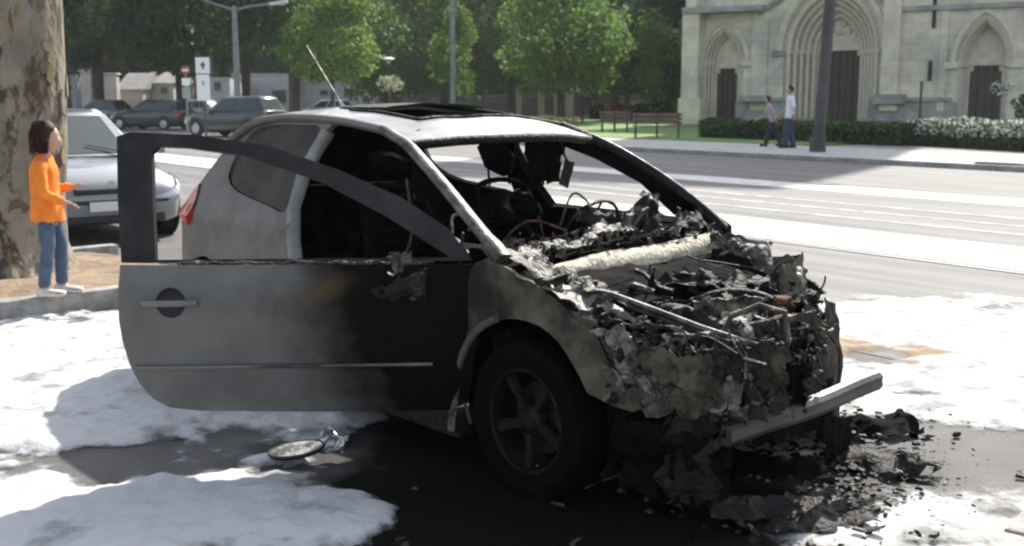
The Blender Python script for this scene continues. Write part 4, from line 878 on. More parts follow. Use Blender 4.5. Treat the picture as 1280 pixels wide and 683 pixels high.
for pi_, p in enumerate(portals):
    n_ = p['no']; ih = p['dh']+.18; dp_ = .30 if pi_ == 1 else .2
    outs = []
    for k in range(n_+1):
        f = k/n_; h_ = p['hw']+(ih-p['hw'])*f; outs.append(pointed(p['c'], h_, -.1, p['zs']+.0, p['za']-(p['hw']-h_)*1.25))
    ring([(q[0]+.0, q[1]) for q in outs[0]], outs[0], 0, .002+dp_*0+.15, M_st2, 'portal_reveal')
    for k in range(n_):
        ring(outs[k], outs[k+1], .15+k*dp_, .15+(k+1)*dp_, M_st2, 'archivolt')
        # roll moulding on the edge of each order and its jamb shaft
        hh = outs[k+1]; path = [Vector((q[0], .15+k*dp_-.02, q[1])) for q in hh[1:-1]]
        tubeobj('roll_moulding', path, .07 if pi_ != 1 else .10, M_st2, ch, n=6)
        for sg in (-1, 1):
            x_ = p['c']+sg*(abs(hh[0][0]-p['c'])+.02)
            tubeobj('jamb_shaft', [(x_, .15+k*dp_-.03, .5), (x_, .15+k*dp_-.03, p['zs']-.15)], .08 if pi_ != 1 else .12, M_st2, ch, n=8)
            obj('capital', bbox(x_-.14, x_+.14, .15+k*dp_-.16, .15+k*dp_+.1, p['zs']-.22, p['zs']+.02, .02, 1), M_st2, ch)
    de = .15+n_*dp_
    # hood mould
    hood = pointed(p['c'], p['hw']+.22, p['zs']-.0, p['zs'], p['za']+.32)[1:-1]
    tubeobj('hood_mould', [Vector((q[0], -.06, q[1])) for q in hood], .13 if pi_ != 1 else .18, M_st2, ch, n=6)
    for sg in (-1, 1): obj('impost', bbox(p['c']+sg*(p['hw']+.28)-.32, p['c']+sg*(p['hw']+.28)+.32, -.16, .06, p['zs']-.30, p['zs']+.02, .03, 1), M_std if pi_ == 1 else M_st2, ch)
    inn = outs[-1]
    tym = [q for q in inn if q[1] >= p['dt']+.3]; 
    obj('tympanum', panel([(p['c']-ih, p['dt']+.28)]+[q for q in inn[1:-1] if q[1] > p['dt']+.3]+[(p['c']+ih, p['dt']+.28)], [], lambda s, z: Vector((s, de+.0-.07*max(0, fb(s, z, 3, 3, 1.6)), z)), .22, 0), M_st2, ch)
    obj('lintel', bbox(p['c']-ih, p['c']+ih, de-.12, de+.2, p['dt'], p['dt']+.30, .02, 1), M_st2, ch)
    for sg in (-1, 1):
        obj('door_jamb', bbox(p['c']+sg*(p['dh']+.10)-.11, p['c']+sg*(p['dh']+.10)+.11, de-.1, de+.3, -.1, p['dt'], .02, 1), M_st2, ch)
        obj('lintel_corbel', bbox(p['c']+sg*(p['dh']-.07)-.09, p['c']+sg*(p['dh']-.07)+.09, de-.06, de+.2, p['dt']-.28, p['dt']-.002, .03, 1), M_st2, ch)
    np_ = 6 if pi_ == 1 else 4
    for k in range(np_):
        w_ = 2*p['dh']/np_; x_ = p['c']-p['dh']+k*w_
        obj('door_plank', bbox(x_+.01, x_+w_-.01, de+.08+(.03 if k % 2 else 0), de+.2, -.1, p['dt'], .012, 1), M_wood, ch)
# carved relief in the big tympanum
bm = bmesh.new(); P1 = portals[1]
for k in range(16): lump(bm, (P1['c']+rnd.uniform(-.9, .9), .15+5*.3-.06, P1['dt']+.9+rnd.uniform(0, 1.7)), (.13, .10, .22), k, .3, 1)
tag(obj('carved_relief', bm, M_st2, ch, smooth=60), kind='stuff')
# buttresses, plinth, string courses
def fbx(name, u0, u1, z0, z1, d0, d1, m, bev=.03):
    a, _ = fc(u0, 100, d0); b_, _ = fc(u1, 100, d0); return obj(name, bbox(a, b_, d0, d1, z0, z1, bev, 1), m, ch)
_, zc1 = fc(900, 17); _, zp = fc(900, 122)
fbx('buttress', 851, 872, 1.5, zc1, -.9, .1, M_st); fbx('buttress_base', 848, 875, -.1, 1.55, -1.1, .1, M_st)
fbx('buttress', 855, 868, zc1+.3, zt, -.7, .1, M_st)
fbx('buttress', 938, 958, .9, zc1, -.12, .1, M_st)
fbx('buttress', 1100, 1122, .9, 13, -.35, .1, M_st); fbx('buttress', 1172, 1182, .9, 13, -.12, .1, M_st)
fbx('string_course', 850, 948, zc1-.02, zc1+.30, -1.05, .1, M_std)
_, zc2 = fc(1180, 10); fbx('string_course', 1112, 1262+160, zc2-.12, zc2+.14, -.22, .1, M_std)
_, zb1 = fc(1000, 125); fbx('plinth_course', 925, 982, zb1-.1, zb1+.12, -.18, .1, M_std); fbx('plinth_course', 1086, 1190, zb1-.1, zb1+.12, -.18, .1, M_std)
fbx('plinth', 920, 984, -.1, zb1-.1, -.10, .1, M_std); fbx('plinth', 1086, 1198, -.1, zb1-.1, -.10, .1, M_std)
fbx('plinth', 1272, 1420, -.1, zb1-.1, -.10, .1, M_std)
fbx('coping_stone', 925, 958, 1.35, 1.7, -.9, .1, M_std); fbx('coping_stone', 1092, 1130, 1.25, 1.75, -.7, .1, M_std)
for (a, b_) in (((948, 17), (975, -2)), ((975, -2), (1010, -40)), ((1112, 10), (1092, -12))):
    p0 = fc(*a, -.2); p1 = fc(*b_, -.2); tubeobj('gable_moulding', [(p0[0], -.15, p0[1]), (p1[0], -.15, p1[1])], .16, M_std, ch, n=6)
for (u, v0, v1) in ((1163, 76, 101), (1169, -4, 35)):
    a = fc(u, v0, -.05); b_ = fc(u, v1, -.05); obj('slit_window', bbox(a[0]-.09, a[0]+.09, -.06, .02, b_[1], a[1], 0), mat('slit_dark', (.015, .015, .017)), ch)
p3 = portals[2]
def leafball(bm, c, rad, n, sz, seed, flat=(1, 1, 1), up=.35, mi=None, shell=.35):
    rn = random.Random(seed)
    for i in range(n):
        while True:
            q = Vector((rn.uniform(-1, 1), rn.uniform(-1, 1), rn.uniform(-1, 1)))
            if shell < q.length < 1: break
        nn = noise.noise(q*2.2+Vector((seed, 0, 0)))
        q = Vector((q.x*flat[0], q.y*flat[1], q.z*flat[2]))*rad*(1+.35*nn)
        d = Vector((rn.gauss(0, 1), rn.gauss(0, 1), rn.gauss(up, 1))).normalized(); a = d.orthogonal().normalized(); a.rotate(Matrix.Rotation(rn.uniform(0, 6.3), 3, d)); b = d.cross(a)
        s = sz*rn.uniform(.55, 1.3); c_ = Vector(c)+q
        vs = [bm.verts.new(c_+a*s), bm.verts.new(c_+b*s*.55+d*s*.15), bm.verts.new(c_-a*s), bm.verts.new(c_-b*s*.55+d*s*.12)]
        bm.faces.new(vs).material_index = (rn.random() < .35) if mi is None else mi
# ================================================================== TREES
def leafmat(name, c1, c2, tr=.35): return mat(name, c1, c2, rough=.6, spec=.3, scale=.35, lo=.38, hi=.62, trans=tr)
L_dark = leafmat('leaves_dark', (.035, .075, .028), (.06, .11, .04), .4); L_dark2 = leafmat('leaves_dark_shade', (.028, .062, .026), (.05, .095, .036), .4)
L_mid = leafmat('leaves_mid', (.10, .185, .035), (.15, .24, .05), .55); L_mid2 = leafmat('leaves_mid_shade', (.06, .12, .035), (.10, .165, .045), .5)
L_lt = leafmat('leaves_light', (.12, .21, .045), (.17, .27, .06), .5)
M_bark = mat('tree_bark', (.035, .03, .025), (.07, .06, .05), rough=.9, scale=6, bump=.6, bscale=14, stretch=(1, 1, .3))
def crown_mesh(name, nl, R_, H_, nleaf, sz, seed, mats_, lob=.42):
    rn = random.Random(seed); bm = bmesh.new()
    for k in range(nl):
        a = rn.uniform(0, 6.28); zz = rn.uniform(-1, 1); rr = math.sqrt(max(0, 1-zz*zz*.85))*rn.uniform(.45, .8)
        leafball(bm, (R_*rr*math.cos(a), R_*rr*math.sin(a), H_*zz*.68), R_*lob*rn.uniform(.7, 1.25), nleaf//nl, sz, seed*50+k, (1, 1, .8))
    me = bpy.data.meshes.new(name); bm.to_mesh(me); bm.free()
    for m_ in mats_: me.materials.append(m_)
    return me
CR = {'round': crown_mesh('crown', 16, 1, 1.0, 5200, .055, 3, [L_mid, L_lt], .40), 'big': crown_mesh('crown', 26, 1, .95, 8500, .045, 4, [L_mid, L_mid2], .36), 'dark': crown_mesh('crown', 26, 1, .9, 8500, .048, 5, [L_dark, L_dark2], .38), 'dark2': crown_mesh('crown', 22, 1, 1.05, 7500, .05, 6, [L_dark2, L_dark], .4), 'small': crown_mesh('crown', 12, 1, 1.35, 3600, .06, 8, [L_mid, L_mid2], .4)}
def tree(kind, x, y, H, Rr, zc_, label, name='tree', group=None, tr=.25, lean=0, hz=None, seed=1):
    t_ = thing(name, label, 'tree', (x, y, 0), 0, group); bm = bmesh.new(); rn = random.Random(seed)
    top = zc_
    path = [(0, 0, -.1), (.02, 0, top*.35), (lean*.5, .05, top*.7), (lean, 0, top)]
    tube(bm, cr(path, 3, False), [tr*1.35, tr*1.1]+[tr]*3+[tr*.9]*3+[tr*.7]*4, n=8)
    for k in range(6):
        a = k*1.05+rn.uniform(-.3, .3); b0 = Vector((lean*.6, 0, top*rn.uniform(.55, .9))); d = Vector((math.cos(a), math.sin(a), rn.uniform(.6, 1.1))).normalized()*Rr*.75
        tube(bm, [b0, b0+d*.45+Vector((0, 0, .1)), b0+d], [tr*.45, tr*.3, tr*.12], n=5)
    obj('trunk', bm, M_bark, t_, smooth=60)
    c = bpy.data.objects.new('crown', CR[kind]); C.objects.link(c); c.parent = t_; c.location = (lean, 0, zc_); c.rotation_euler = (0, 0, seed*1.7)
    hz = hz or Rr; c.scale = (Rr, Rr, hz); return t_
def tpx(u, vb_or_Y, *a, **k): pass
TG = 'trees in the square behind the road'
def tp(u, Y): return (u-640)/FPX*Y
T = [  # kind, u, Y, crown radius, crown centre z, vertical radius, trunk r, label
 ('round', 418, 56, 2.45, 4.6, 2.6, .10, 'light green round-headed tree left of the aerial'),
 ('small', 566, 62, 1.45, 4.1, 2.2, .09, 'small bright green conical tree behind the thin lamp mast'),
 ('big', 700, 66, 4.6, 5.4, 4.4, .22, 'broad sunlit green tree right of centre in front of the dark trees'),
 ('big', 782, 72, 3.0, 4.2, 3.2, .18, 'green spreading tree just left of the church, in front of a darker one'),
 ('dark2', 372, 62, 4.6, 7.6, 5.2, .34, 'dark tree with a thick black trunk behind the round light green one'),
 ('dark', 232, 66, 5.2, 7.2, 5.2, .34, 'dark broad tree rising behind the signs on the left'),
 ('dark2', 130, 64, 4.6, 7.6, 4.8, .30, 'dark tree behind the left hand lamp post'),
 ('dark', 90, 58, 3.0, 6.6, 3.6, .22, 'dark tree just right of the mottled plane trunk'),
 ('dark', 312, 72, 4.8, 8.6, 5.0, .30, 'tall dark tree behind the double lamp post'),
 ('big', 486, 80, 4.8, 5.6, 5.2, .30, 'dark tree between the round tree and the small conical one'),
 ('big', 556, 84, 5.4, 6.2, 5.8, .30, 'dark tree behind the thin lamp mast, left of the broad green tree'),
 ('big', 640, 84, 4.6, 6.4, 5.4, .28, 'mid green tree partly hidden left of the broad sunlit tree'),
 ('dark', 838, 76, 4.4, 5.6, 5.4, .30, 'dark green tree whose crown touches the church corner'),
 ('dark2', 770, 92, 6.0, 8.4, 7.0, .34, 'dark tall tree filling the gap beside the church'),
]
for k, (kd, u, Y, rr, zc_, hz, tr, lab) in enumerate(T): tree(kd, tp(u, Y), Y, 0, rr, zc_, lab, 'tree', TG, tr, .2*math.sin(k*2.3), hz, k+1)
# wall of foliage far behind
for k, (u, Y, rr, zc_, hz) in enumerate([(60, 104, 8, 8, 9), (170, 108, 8.5, 9, 9), (285, 106, 8, 9.5, 9), (395, 110, 9, 9, 9.5), (500, 108, 8.5, 9, 9.5), (610, 112, 9, 9.5, 9.5), (715, 110, 8.5, 10, 9.5), (815, 112, 8.5, 10, 10), (895, 115, 8, 9, 10)]):
    tree('big' if u > 390 and k % 3 else ('dark2', 'dark')[k % 2], tp(u, Y), Y, 0, rr, zc_-1.5, 'tall dark tree in the far row, ' + ['at the far left behind the plane trunk', 'behind the two gate pillars', 'behind the road signs and double lamp post', 'behind the light round tree', 'between the round and the conical tree', 'behind the conical tree and the lamp mast', 'behind the broad green tree', 'just left of the church', 'hidden behind the church corner'][k], 'tree', 'far row of dark trees closing the square', .4, 0, hz, k+31)
o = raw('wooded_hill', [], [], L_dark2)
bm = bmesh.new(); rn = random.Random(77)
for i in range(26000):
    x = rn.uniform(-75, 40); z = rn.uniform(2.5, 24)*rn.random()**.25; y = 128+rn.uniform(-3, 6)+4*noise.noise(Vector((x*.15, z*.15, 0)))
    d = Vector((rn.gauss(0, 1), rn.gauss(0, 1), rn.gauss(.3, 1))).normalized(); a = d.orthogonal().normalized(); b = d.cross(a); s = rn.uniform(.35, .9); c_ = Vector((x, y, z))
    bm.faces.new([bm.verts.new(c_+a*s), bm.verts.new(c_+b*s*.6), bm.verts.new(c_-a*s), bm.verts.new(c_-b*s*.6)])
for i in range(1200): pass
bm.to_mesh(o.data); bm.free(); o.name = 'wood'; tag(o, 'far dark wood closing off the view behind the square', 'wood', kind='stuff')
obk = raw('hillside', [(-120, 136, -1), (60, 136, -1), (60, 150, 22), (-120, 150, 22), (60, 190, 24), (-120, 190, 24)], [(0, 1, 2, 3), (3, 2, 4, 5)], mat('hill_ground', (.012, .02, .01), (.02, .03, .014), rough=1, scale=.3)); tag(obk, kind='structure')

# big plane tree, left foreground
M_plane = mat('plane_bark', (.15, .135, .105), (.24, .22, .165), rough=.9, scale=3.2, lo=.38, hi=.56, bump=.5, bscale=12, detail=5, col3=(.06, .042, .028), scale3=6.5, lo3=.49, hi3=.57, stretch=(1, 1, .5))
t = M_plane.node_tree; b = t.nodes['Principled BSDF']; L = t.links.new; old = b.inputs['Base Color'].links[0].from_socket
tc = nd(t, 'ShaderNodeTexCoord'); n4 = nd(t, 'ShaderNodeTexNoise'); n4.inputs['Scale'].default_value = 5.5; n4.inputs['Detail'].default_value = 4; mp = nd(t, 'ShaderNodeMapping'); mp.inputs['Location'].default_value = (3, 9, 1); mp.inputs['Scale'].default_value = (1.3, 1.3, .5)
L(tc.outputs['Object'], mp.inputs[0]); L(mp.outputs[0], n4.inputs[0]); r4 = nd(t, 'ShaderNodeValToRGB'); r4.color_ramp.elements[0].position = .56; r4.color_ramp.elements[1].position = .66; L(n4.outputs['Fac'], r4.inputs[0])
m4 = nd(t, 'ShaderNodeMix', data_type='RGBA'); L(r4.outputs[0], m4.inputs[0]); L(old, m4.inputs[6]); m4.inputs[7].default_value = (.21, .165, .075, 1); L(m4.outputs[2], b.inputs['Base Color'])
pt = thing('plane_tree', 'thick plane tree trunk with mottled flaking bark at the left edge', 'tree', (-4.10, 8.98, .1)); pt.scale = (1.0, 1.0, 1)
bm = bmesh.new(); zs_ = [-.1, .05, .25, .6, 1.0, 1.5, 2.2, 3.2, 4.6, 6.0]; RR = []
for z in zs_:
    r0 = .44+.16*math.exp(-z/.18); cx_ = .13*min(1, z/1.2)-.02
    ring_ = []
    for k in range(40):
        a = 2*math.pi*k/40; rr = r0*(1+.05*noise.noise(Vector((math.cos(a)*1.5, math.sin(a)*1.5, z*.7)))+.10*math.exp(-z/.2)*math.sin(5*a+1))
        ring_.append(bm.verts.new((cx_+rr*math.cos(a), rr*math.sin(a), z)))
    RR.append(ring_)
for i in range(len(RR)-1):
    for k in range(40): bm.faces.new((RR[i][k], RR[i][(k+1) % 40], RR[i+1][(k+1) % 40], RR[i+1][k]))
for k in range(5):
    a = k*1.3; tube(bm, [(.1, 0, 5.2), (.1+1.2*math.cos(a), 1.2*math.sin(a), 7.2), (.1+2.6*math.cos(a), 2.6*math.sin(a), 9)], [.28, .18, .08], n=8)
obj('trunk', bm, M_plane, pt, smooth=180)
c = bpy.data.objects.new('crown', CR['big']); C.objects.link(c); c.parent = pt; c.location = (-1, 1.5, 10.5); c.scale = (3.6, 3.6, 3)
rn = random.Random(5)
for k in range(46):    # flaking bark plates
    a = rn.uniform(-2.9, .3); z = rn.uniform(.25, 2.6); h_ = rn.uniform(.05, .16); w_ = rn.uniform(.08, .2); r0 = .44+.16*math.exp(-z/.18)+.001; cx_ = .13*min(1, z/1.2)-.02
    out_ = [(a+w_*math.cos(q*.785)*rn.uniform(.7, 1.1), z+h_*math.sin(q*.785)*rn.uniform(.7, 1.1)) for q in range(8)]
    bm = bmesh.new(); f_ = [bm.verts.new((cx_+(r0+.006)*math.cos(q[0]), (r0+.006)*math.sin(q[0]), q[1])) for q in out_]; b_ = [bm.verts.new((cx_+(r0-.03)*math.cos(q[0]), (r0-.03)*math.sin(q[0]), q[1])) for q in out_]
    bm.faces.new(f_)
    for i in range(8): bm.faces.new((f_[i], b_[i], b_[(i+1) % 8], f_[(i+1) % 8]))
    bmesh.ops.recalc_face_normals(bm, faces=bm.faces[:])
    obj('bark_plate', bm, [mat('bark_plate_brown', (.09, .065, .045), (.14, .11, .08), rough=.9, scale=9), mat('bark_plate_green', (.17, .155, .115), (.22, .20, .15), rough=.9, scale=9), mat('bark_plate_ochre', (.19, .15, .07), (.23, .19, .10), rough=.9, scale=9)][k % 3], pt)

# ================================================================== BACKGROUND BUILDINGS, WALLS
def building(name, label, u0, u1, v_top, Y, m, wins=(), roof=None, depth=6):
    x0, x1 = tp(u0, Y), tp(u1, Y); zt_ = at(u0, v_top, Y).z; b_ = thing(name, label, 'building', (x0, Y, 0))
    obj('wall', bbox(0, x1-x0, 0, depth, -.1, zt_, 0), m, b_)
    if roof: 
        bm = bmesh.new(); vs_ = [bm.verts.new(q) for q in ((-.2, -.2, zt_), (x1-x0+.2, -.2, zt_), (x1-x0+.2, depth, zt_), (-.2, depth, zt_), (-.2, depth/2, zt_+roof), (x1-x0+.2, depth/2, zt_+roof))]
        for f in ((0, 1, 5, 4), (1, 2, 5), (2, 3, 4, 5), (3, 0, 4)): bm.faces.new([vs_[i] for i in f])
        obj('roof', bm, mat('grey_roof', (.16, .155, .15), (.22, .21, .2), rough=.8, scale=2), b_)
    else: obj('cornice', bbox(-.15, x1-x0+.15, -.15, .2, zt_, zt_+.12, .02, 1), m, b_)
    for (a, c_, d_, e) in wins:
        wx0, wx1 = tp(a, Y)-x0, tp(c_, Y)-x0; wz1, wz0 = at(a, d_, Y).z, at(a, e, Y).z
        f = obj('window', bbox(wx0, wx1, -.05, .02, wz0, wz1, .01, 1), mat('window_frame_grey', (.3, .3, .3)), b_)
        g_ = obj('pane', bbox(wx0+.08, wx1-.08, -.06, -.045, wz0+.08, wz1-.08, 0), mat('dark_pane', (.02, .022, .025), rough=.15), f)
    return b_
M_pw = mat('pale_render', (.36, .365, .37), (.46, .46, .46), rough=.9, scale=.8); M_pw2 = mat('beige_render', (.36, .33, .28), (.44, .41, .35), rough=.9, scale=.8)
building('low_building', 'pale grey low building with a dark doorway behind the double lamp post', 296, 374, 94, 96, M_pw, [(343, 362, 112, 130), (305, 315, 108, 122)])
building('low_building', 'long pale wall behind the small round tree, with small windows', 376, 470, 104, 98, M_pw, [(402, 414, 112, 120), (432, 446, 110, 122)])
building('low_building', 'whitish kiosk with a low roof beside the road signs', 252, 292, 99, 90, M_pw, [(272, 282, 102, 114)])
building('low_building', 'pale block with a stepped top behind the dark estate car', 183, 222, 104, 88, M_pw2, [(206, 216, 108, 118)], roof=.9)
building('low_building', 'beige gabled shed left of the stepped pale block', 154, 184, 112, 86, M_pw2, [], roof=1.3)
building('low_building', 'grey wall glimpsed right beside the plane trunk', 86, 102, 96, 90, mat('blue_grey_render', (.2, .21, .25)), [(92, 99, 106, 114)])
for (a, b_, v, lab) in ((108, 120, 90, 'left beige gate pillar of the two behind the silver hatchback'), (134, 152, 94, 'right beige gate pillar of the two behind the silver hatchback')):
    Y = 84; x0, x1 = tp(a, Y), tp(b_, Y); p_ = thing('gate_pillar', lab, 'pillar', (x0, Y, 0)); z_ = at(a, v, Y).z
    obj('shaft', bbox(0, x1-x0, 0, .8, 0, z_, .05, 1), M_pw2, p_); obj('cap', bbox(-.1, x1-x0+.1, -.1, .9, z_+.002, z_+.15, .04, 1), M_pw2, p_)
# pale columns/statue bases and wall seen under the broad tree
for k, (a, b_, v, Y, lab) in enumerate([(692, 700, 116, 88, 'slim pale pillar under the broad sunlit tree'), (706, 716, 117, 88, 'wider pale pillar under the broad sunlit tree'), (644, 652, 112, 92, 'pale post left of the broad tree trunk'), (672, 680, 115, 90, 'short pale pillar just right of the broad tree trunk')]):
    x0, x1 = tp(a, Y), tp(b_, Y); z_ = at(a, v, Y).z; p_ = thing('pillar', lab, 'pillar', (x0, Y, 0)); obj('shaft', bbox(0, x1-x0, 0, .5, 0, z_, .03, 1), M_pw2, p_); obj('cap', bbox(-.06, x1-x0+.06, -.06, .56, z_+.002, z_+.12, .02, 1), M_pw2, p_)
w_ = thing('garden_wall', 'low grey wall running behind the lawn under the trees', 'wall', (tp(500, 94), 94, 0)); obj('wall_body', bbox(0, tp(850, 94)-tp(500, 94), 0, .4, 0, 1.7, .02, 1), mat('grey_wall', (.09, .09, .10), (.16, .155, .16), rough=.9, scale=.6), w_)
obj('coping', bbox(-.1, tp(850, 94)-tp(500, 94)+.1, -.08, .48, 1.702, 1.84, .02, 1), mat('grey_coping', (.2, .2, .2)), w_)

# ================================================================== STREET FURNITURE
M_pole = mat('galvanised_pole', (.15, .16, .165), (.22, .23, .235), rough=.55, metal=.3, scale=3); M_dpole = mat('dark_grey_pole', (.035, .036, .038), (.06, .06, .062), rough=.6, scale=2)
def lamp(label, u, Y, r, ztop, arms, group=None, base_r=1.3, m=M_pole, lean=0):
    o_ = thing('street_lamp', label, 'street lamp', (tp(u, Y), Y, 0), 0, group)
    tubeobj('pole', [(0, 0, 0), (lean*.5, 0, ztop*.5), (lean, 0, ztop)], [r*base_r, r*1.1, r*.85], m, o_, n=12)
    tubeobj('foot', [(0, 0, 0), (0, 0, .5)], r*base_r*1.35, m, o_, n=12)
    for sg, ln, rise in arms:
        tubeobj('arm', [(lean, 0, ztop-.15), (lean+sg*ln*.35, 0, ztop-.02+rise*.2), (lean+sg*ln*.8, 0, ztop+rise)], r*.45, m, o_, n=6)
        hd = obj('lamp_head', bbox(-.38, .38, -.14, .14, -.05, .06, .04, 2, Matrix.Rotation(-sg*.15, 4, 'Y')), mat('lamp_head_pale', (.5, .51, .52), rough=.4), o_, smooth=40, loc=(lean+sg*(ln*.8+.3), 0, ztop+rise+.03))
        obj('lens', bbox(-.28, .28, -.1, .1, -.075, -.051, .005, 1), mat('lamp_lens', (.6, .6, .58), rough=.2), hd)
    return o_
lamp('tall double-armed grey street lamp in front of the dark trees left of the aerial', 301, 47, .115, at(301, 8, 47).z, [(-1, 1.9, .35), (1, 1.9, .1)])
lamp('thinner double-armed street lamp right beside the plane trunk', 123, 66, .10, at(123, 28, 66).z, [(-1, 1.6, .2), (1, 2.1, .35)])
lamp('slender lamp mast standing before the small conical tree', 567, 58, .12, 9.5, [(-1, 1.6, .3), (1, 1.6, .3)])
lamp('dark grey mast on the far pavement in front of the middle church portal', 1020, 29.9, .135, 9.5, [(1, 1.5, .3)], m=M_dpole, base_r=1.2, lean=.4)
for (u, v, Y, lab) in ((488, 74, 70, 'low garden lamp with a flat pale hood between the round and conical trees'), (728, 78, 72, 'low garden lamp with a flat pale hood in front of the broad tree'), (368, 70, 60, 'low garden lamp with a flat hood left of the round light tree'), (604, 88, 84, 'small flat-hooded garden lamp right of the conical tree')):
    o_ = thing('garden_lamp', lab, 'street lamp', (tp(u, Y), Y, 0), 0, 'flat-hooded lamps among the trees'); z_ = at(u, v, Y).z
    tubeobj('pole', [(0, 0, 0), (0, 0, z_)], .05, M_dpole, o_, n=8)
    bm = bmesh.new(); lathe(bm, [(0, .12), (.2, .10), (.42, .0), (.40, -.04), (0, -.04)], 16); obj('hood', bm, mat('pale_hood', (.62, .64, .66), rough=.5), o_, smooth=50, loc=(0, 0, z_))
    bm = bmesh.new(); lathe(bm, [(.05, -.3), (.12, -.25), (.14, -.04)], 12); obj('globe', bm, mat('lamp_globe', (.5, .5, .48), rough=.3), o_, smooth=50, loc=(0, 0, z_))
# signs
M_white = mat('sign_white', (.72, .74, .75), rough=.5); M_dk = mat('sign_ink', (.03, .035, .05), rough=.5)
Y = 40; s_ = thing('information_sign', 'white square sign with a small dark cross above a taller white panel', 'sign', (tp(260, Y), Y, 0))
tubeobj('post', [(0, .05, 0), (0, .05, at(260, 72, Y).z)], .04, M_dpole, s_, n=8)
z1, z0 = at(260, 72, Y).z, at(260, 92, Y).z; obj('sign_board', bbox(-.26, .24, -.02, .02, z0, z1, .006, 1), M_white, s_); zc_ = (z0+z1)/2
obj('symbol', bbox(-.035, .035, -.026, -.021, zc_-.13, zc_+.12, 0), M_dk, s_); obj('symbol', bbox(-.08, .08, -.030, -.0265, zc_-.02, zc_+.06, 0), M_dk, s_)
obj('board_edge', bbox(.24, .30, -.02, .06, z0-.05, z1+.05, .004, 1), M_dk, s_)
z3 = at(260, 126, Y).z; obj('lower_panel', bbox(-.25, .20, -.02, .02, z3, z0-.04, .006, 1), M_white, s_)
obj('symbol', bbox(-.05, .03, -.026, -.021, z0-.42, z0-.26, 0), mat('sign_grey', (.3, .32, .34)), s_)
Y = 41; s_ = thing('no_entry_sign', 'small round red and white sign on a post left of the white square sign', 'sign', (tp(238, Y), Y, 0)); z_ = at(238, 88, Y).z
tubeobj('post', [(0, .03, 0), (0, .03, z_+.15)], .035, M_pole, s_, n=8)
bm = bmesh.new(); lathe(bm, [(0, -.02), (.16, -.02), (.16, .0), (0, .0)], 20, 'Y'); obj('disc', bm, mat('sign_red', (.30, .07, .07), rough=.5), s_, smooth=40, loc=(0, 0, z_)); obj('bar', bbox(-.11, .11, -.03, -.021, z_-.035, z_+.035, 0), M_white, s_)
obj('lower_plate', bbox(-.14, .14, -.02, .0, z_-.55, z_-.28, .004, 1), M_white, s_)
obj('lower_plate', bbox(-.14, .14, -.02, .0, z_-1.0, z_-.6, .004, 1), mat('sign_green_grey', (.25, .33, .30)), s_)
# thin post before the church, bench, drain on pavement
Y = 44; o_ = thing('thin_post', 'thin dark post in front of the church wall right of the mast', 'post', (tp(1145, Y), Y, 0)); tubeobj('shaft', [(0, 0, 0), (0, 0, at(1145, 104, Y).z)], .055, M_dpole, o_, n=8); tubeobj('finial', [(0, 0, at(1145, 104, Y).z), (0, 0, at(1145, 102, Y).z)], .08, M_dpole, o_, n=8)
M_bw = mat('bench_wood', (.13, .085, .055), (.20, .14, .10), rough=.7, scale=6, stretch=(.5, 4, 4))
def bench(u0, u1, Y, label):
    x0, x1 = tp(u0, Y), tp(u1, Y); b_ = thing('bench', label, 'bench', (x0, Y, .12), R(-8)); W_ = x1-x0
    for k in range(3): obj('backrest_slat', bbox(0, W_, .30+.03*k, .335+.03*k, .50+.14*k, .60+.14*k, .008, 1), M_bw, b_)
    for k in range(4): obj('seat_slat', bbox(0, W_, -.16+.11*k, -.07+.11*k, .42, .455, .008, 1), M_bw, b_)
    for k in range(3):
        x_ = .12+(W_-.24)*k/2
        obj('leg', bbox(x_-.035, x_+.035, -.15, -.08, -.0, .419, .005, 1), M_dpole, b_); obj('leg', bbox(x_-.035, x_+.035, .27, .298, 0, .9, .005, 1), M_dpole, b_); obj('armrest' if k != 1 else 'middle_armrest', bbox(x_-.03, x_+.03, -.15, .265, .60, .635, .008, 1), M_bw, b_)
bench(789, 850, 40.0, 'brown slatted bench on the lawn edge left of the church')
bench(748, 786, 47.0, 'second, more distant bench half hidden left of the nearer one')
p = gp(1253, 213); o_ = thing('drain_cover', 'small dark metal drain cover at the end of the far kerb', 'drain cover', (p.x, p.y, .125), R(-53)); obj('grate_frame', bbox(-.55, .55, -.22, .22, 0, .03, .01, 1), M_dpole, o_)
for k in range(6): obj('grate_bar', bbox(-.5, .5, -.19+.07*k, -.16+.07*k, .032, .045, 0), M_pole, o_)

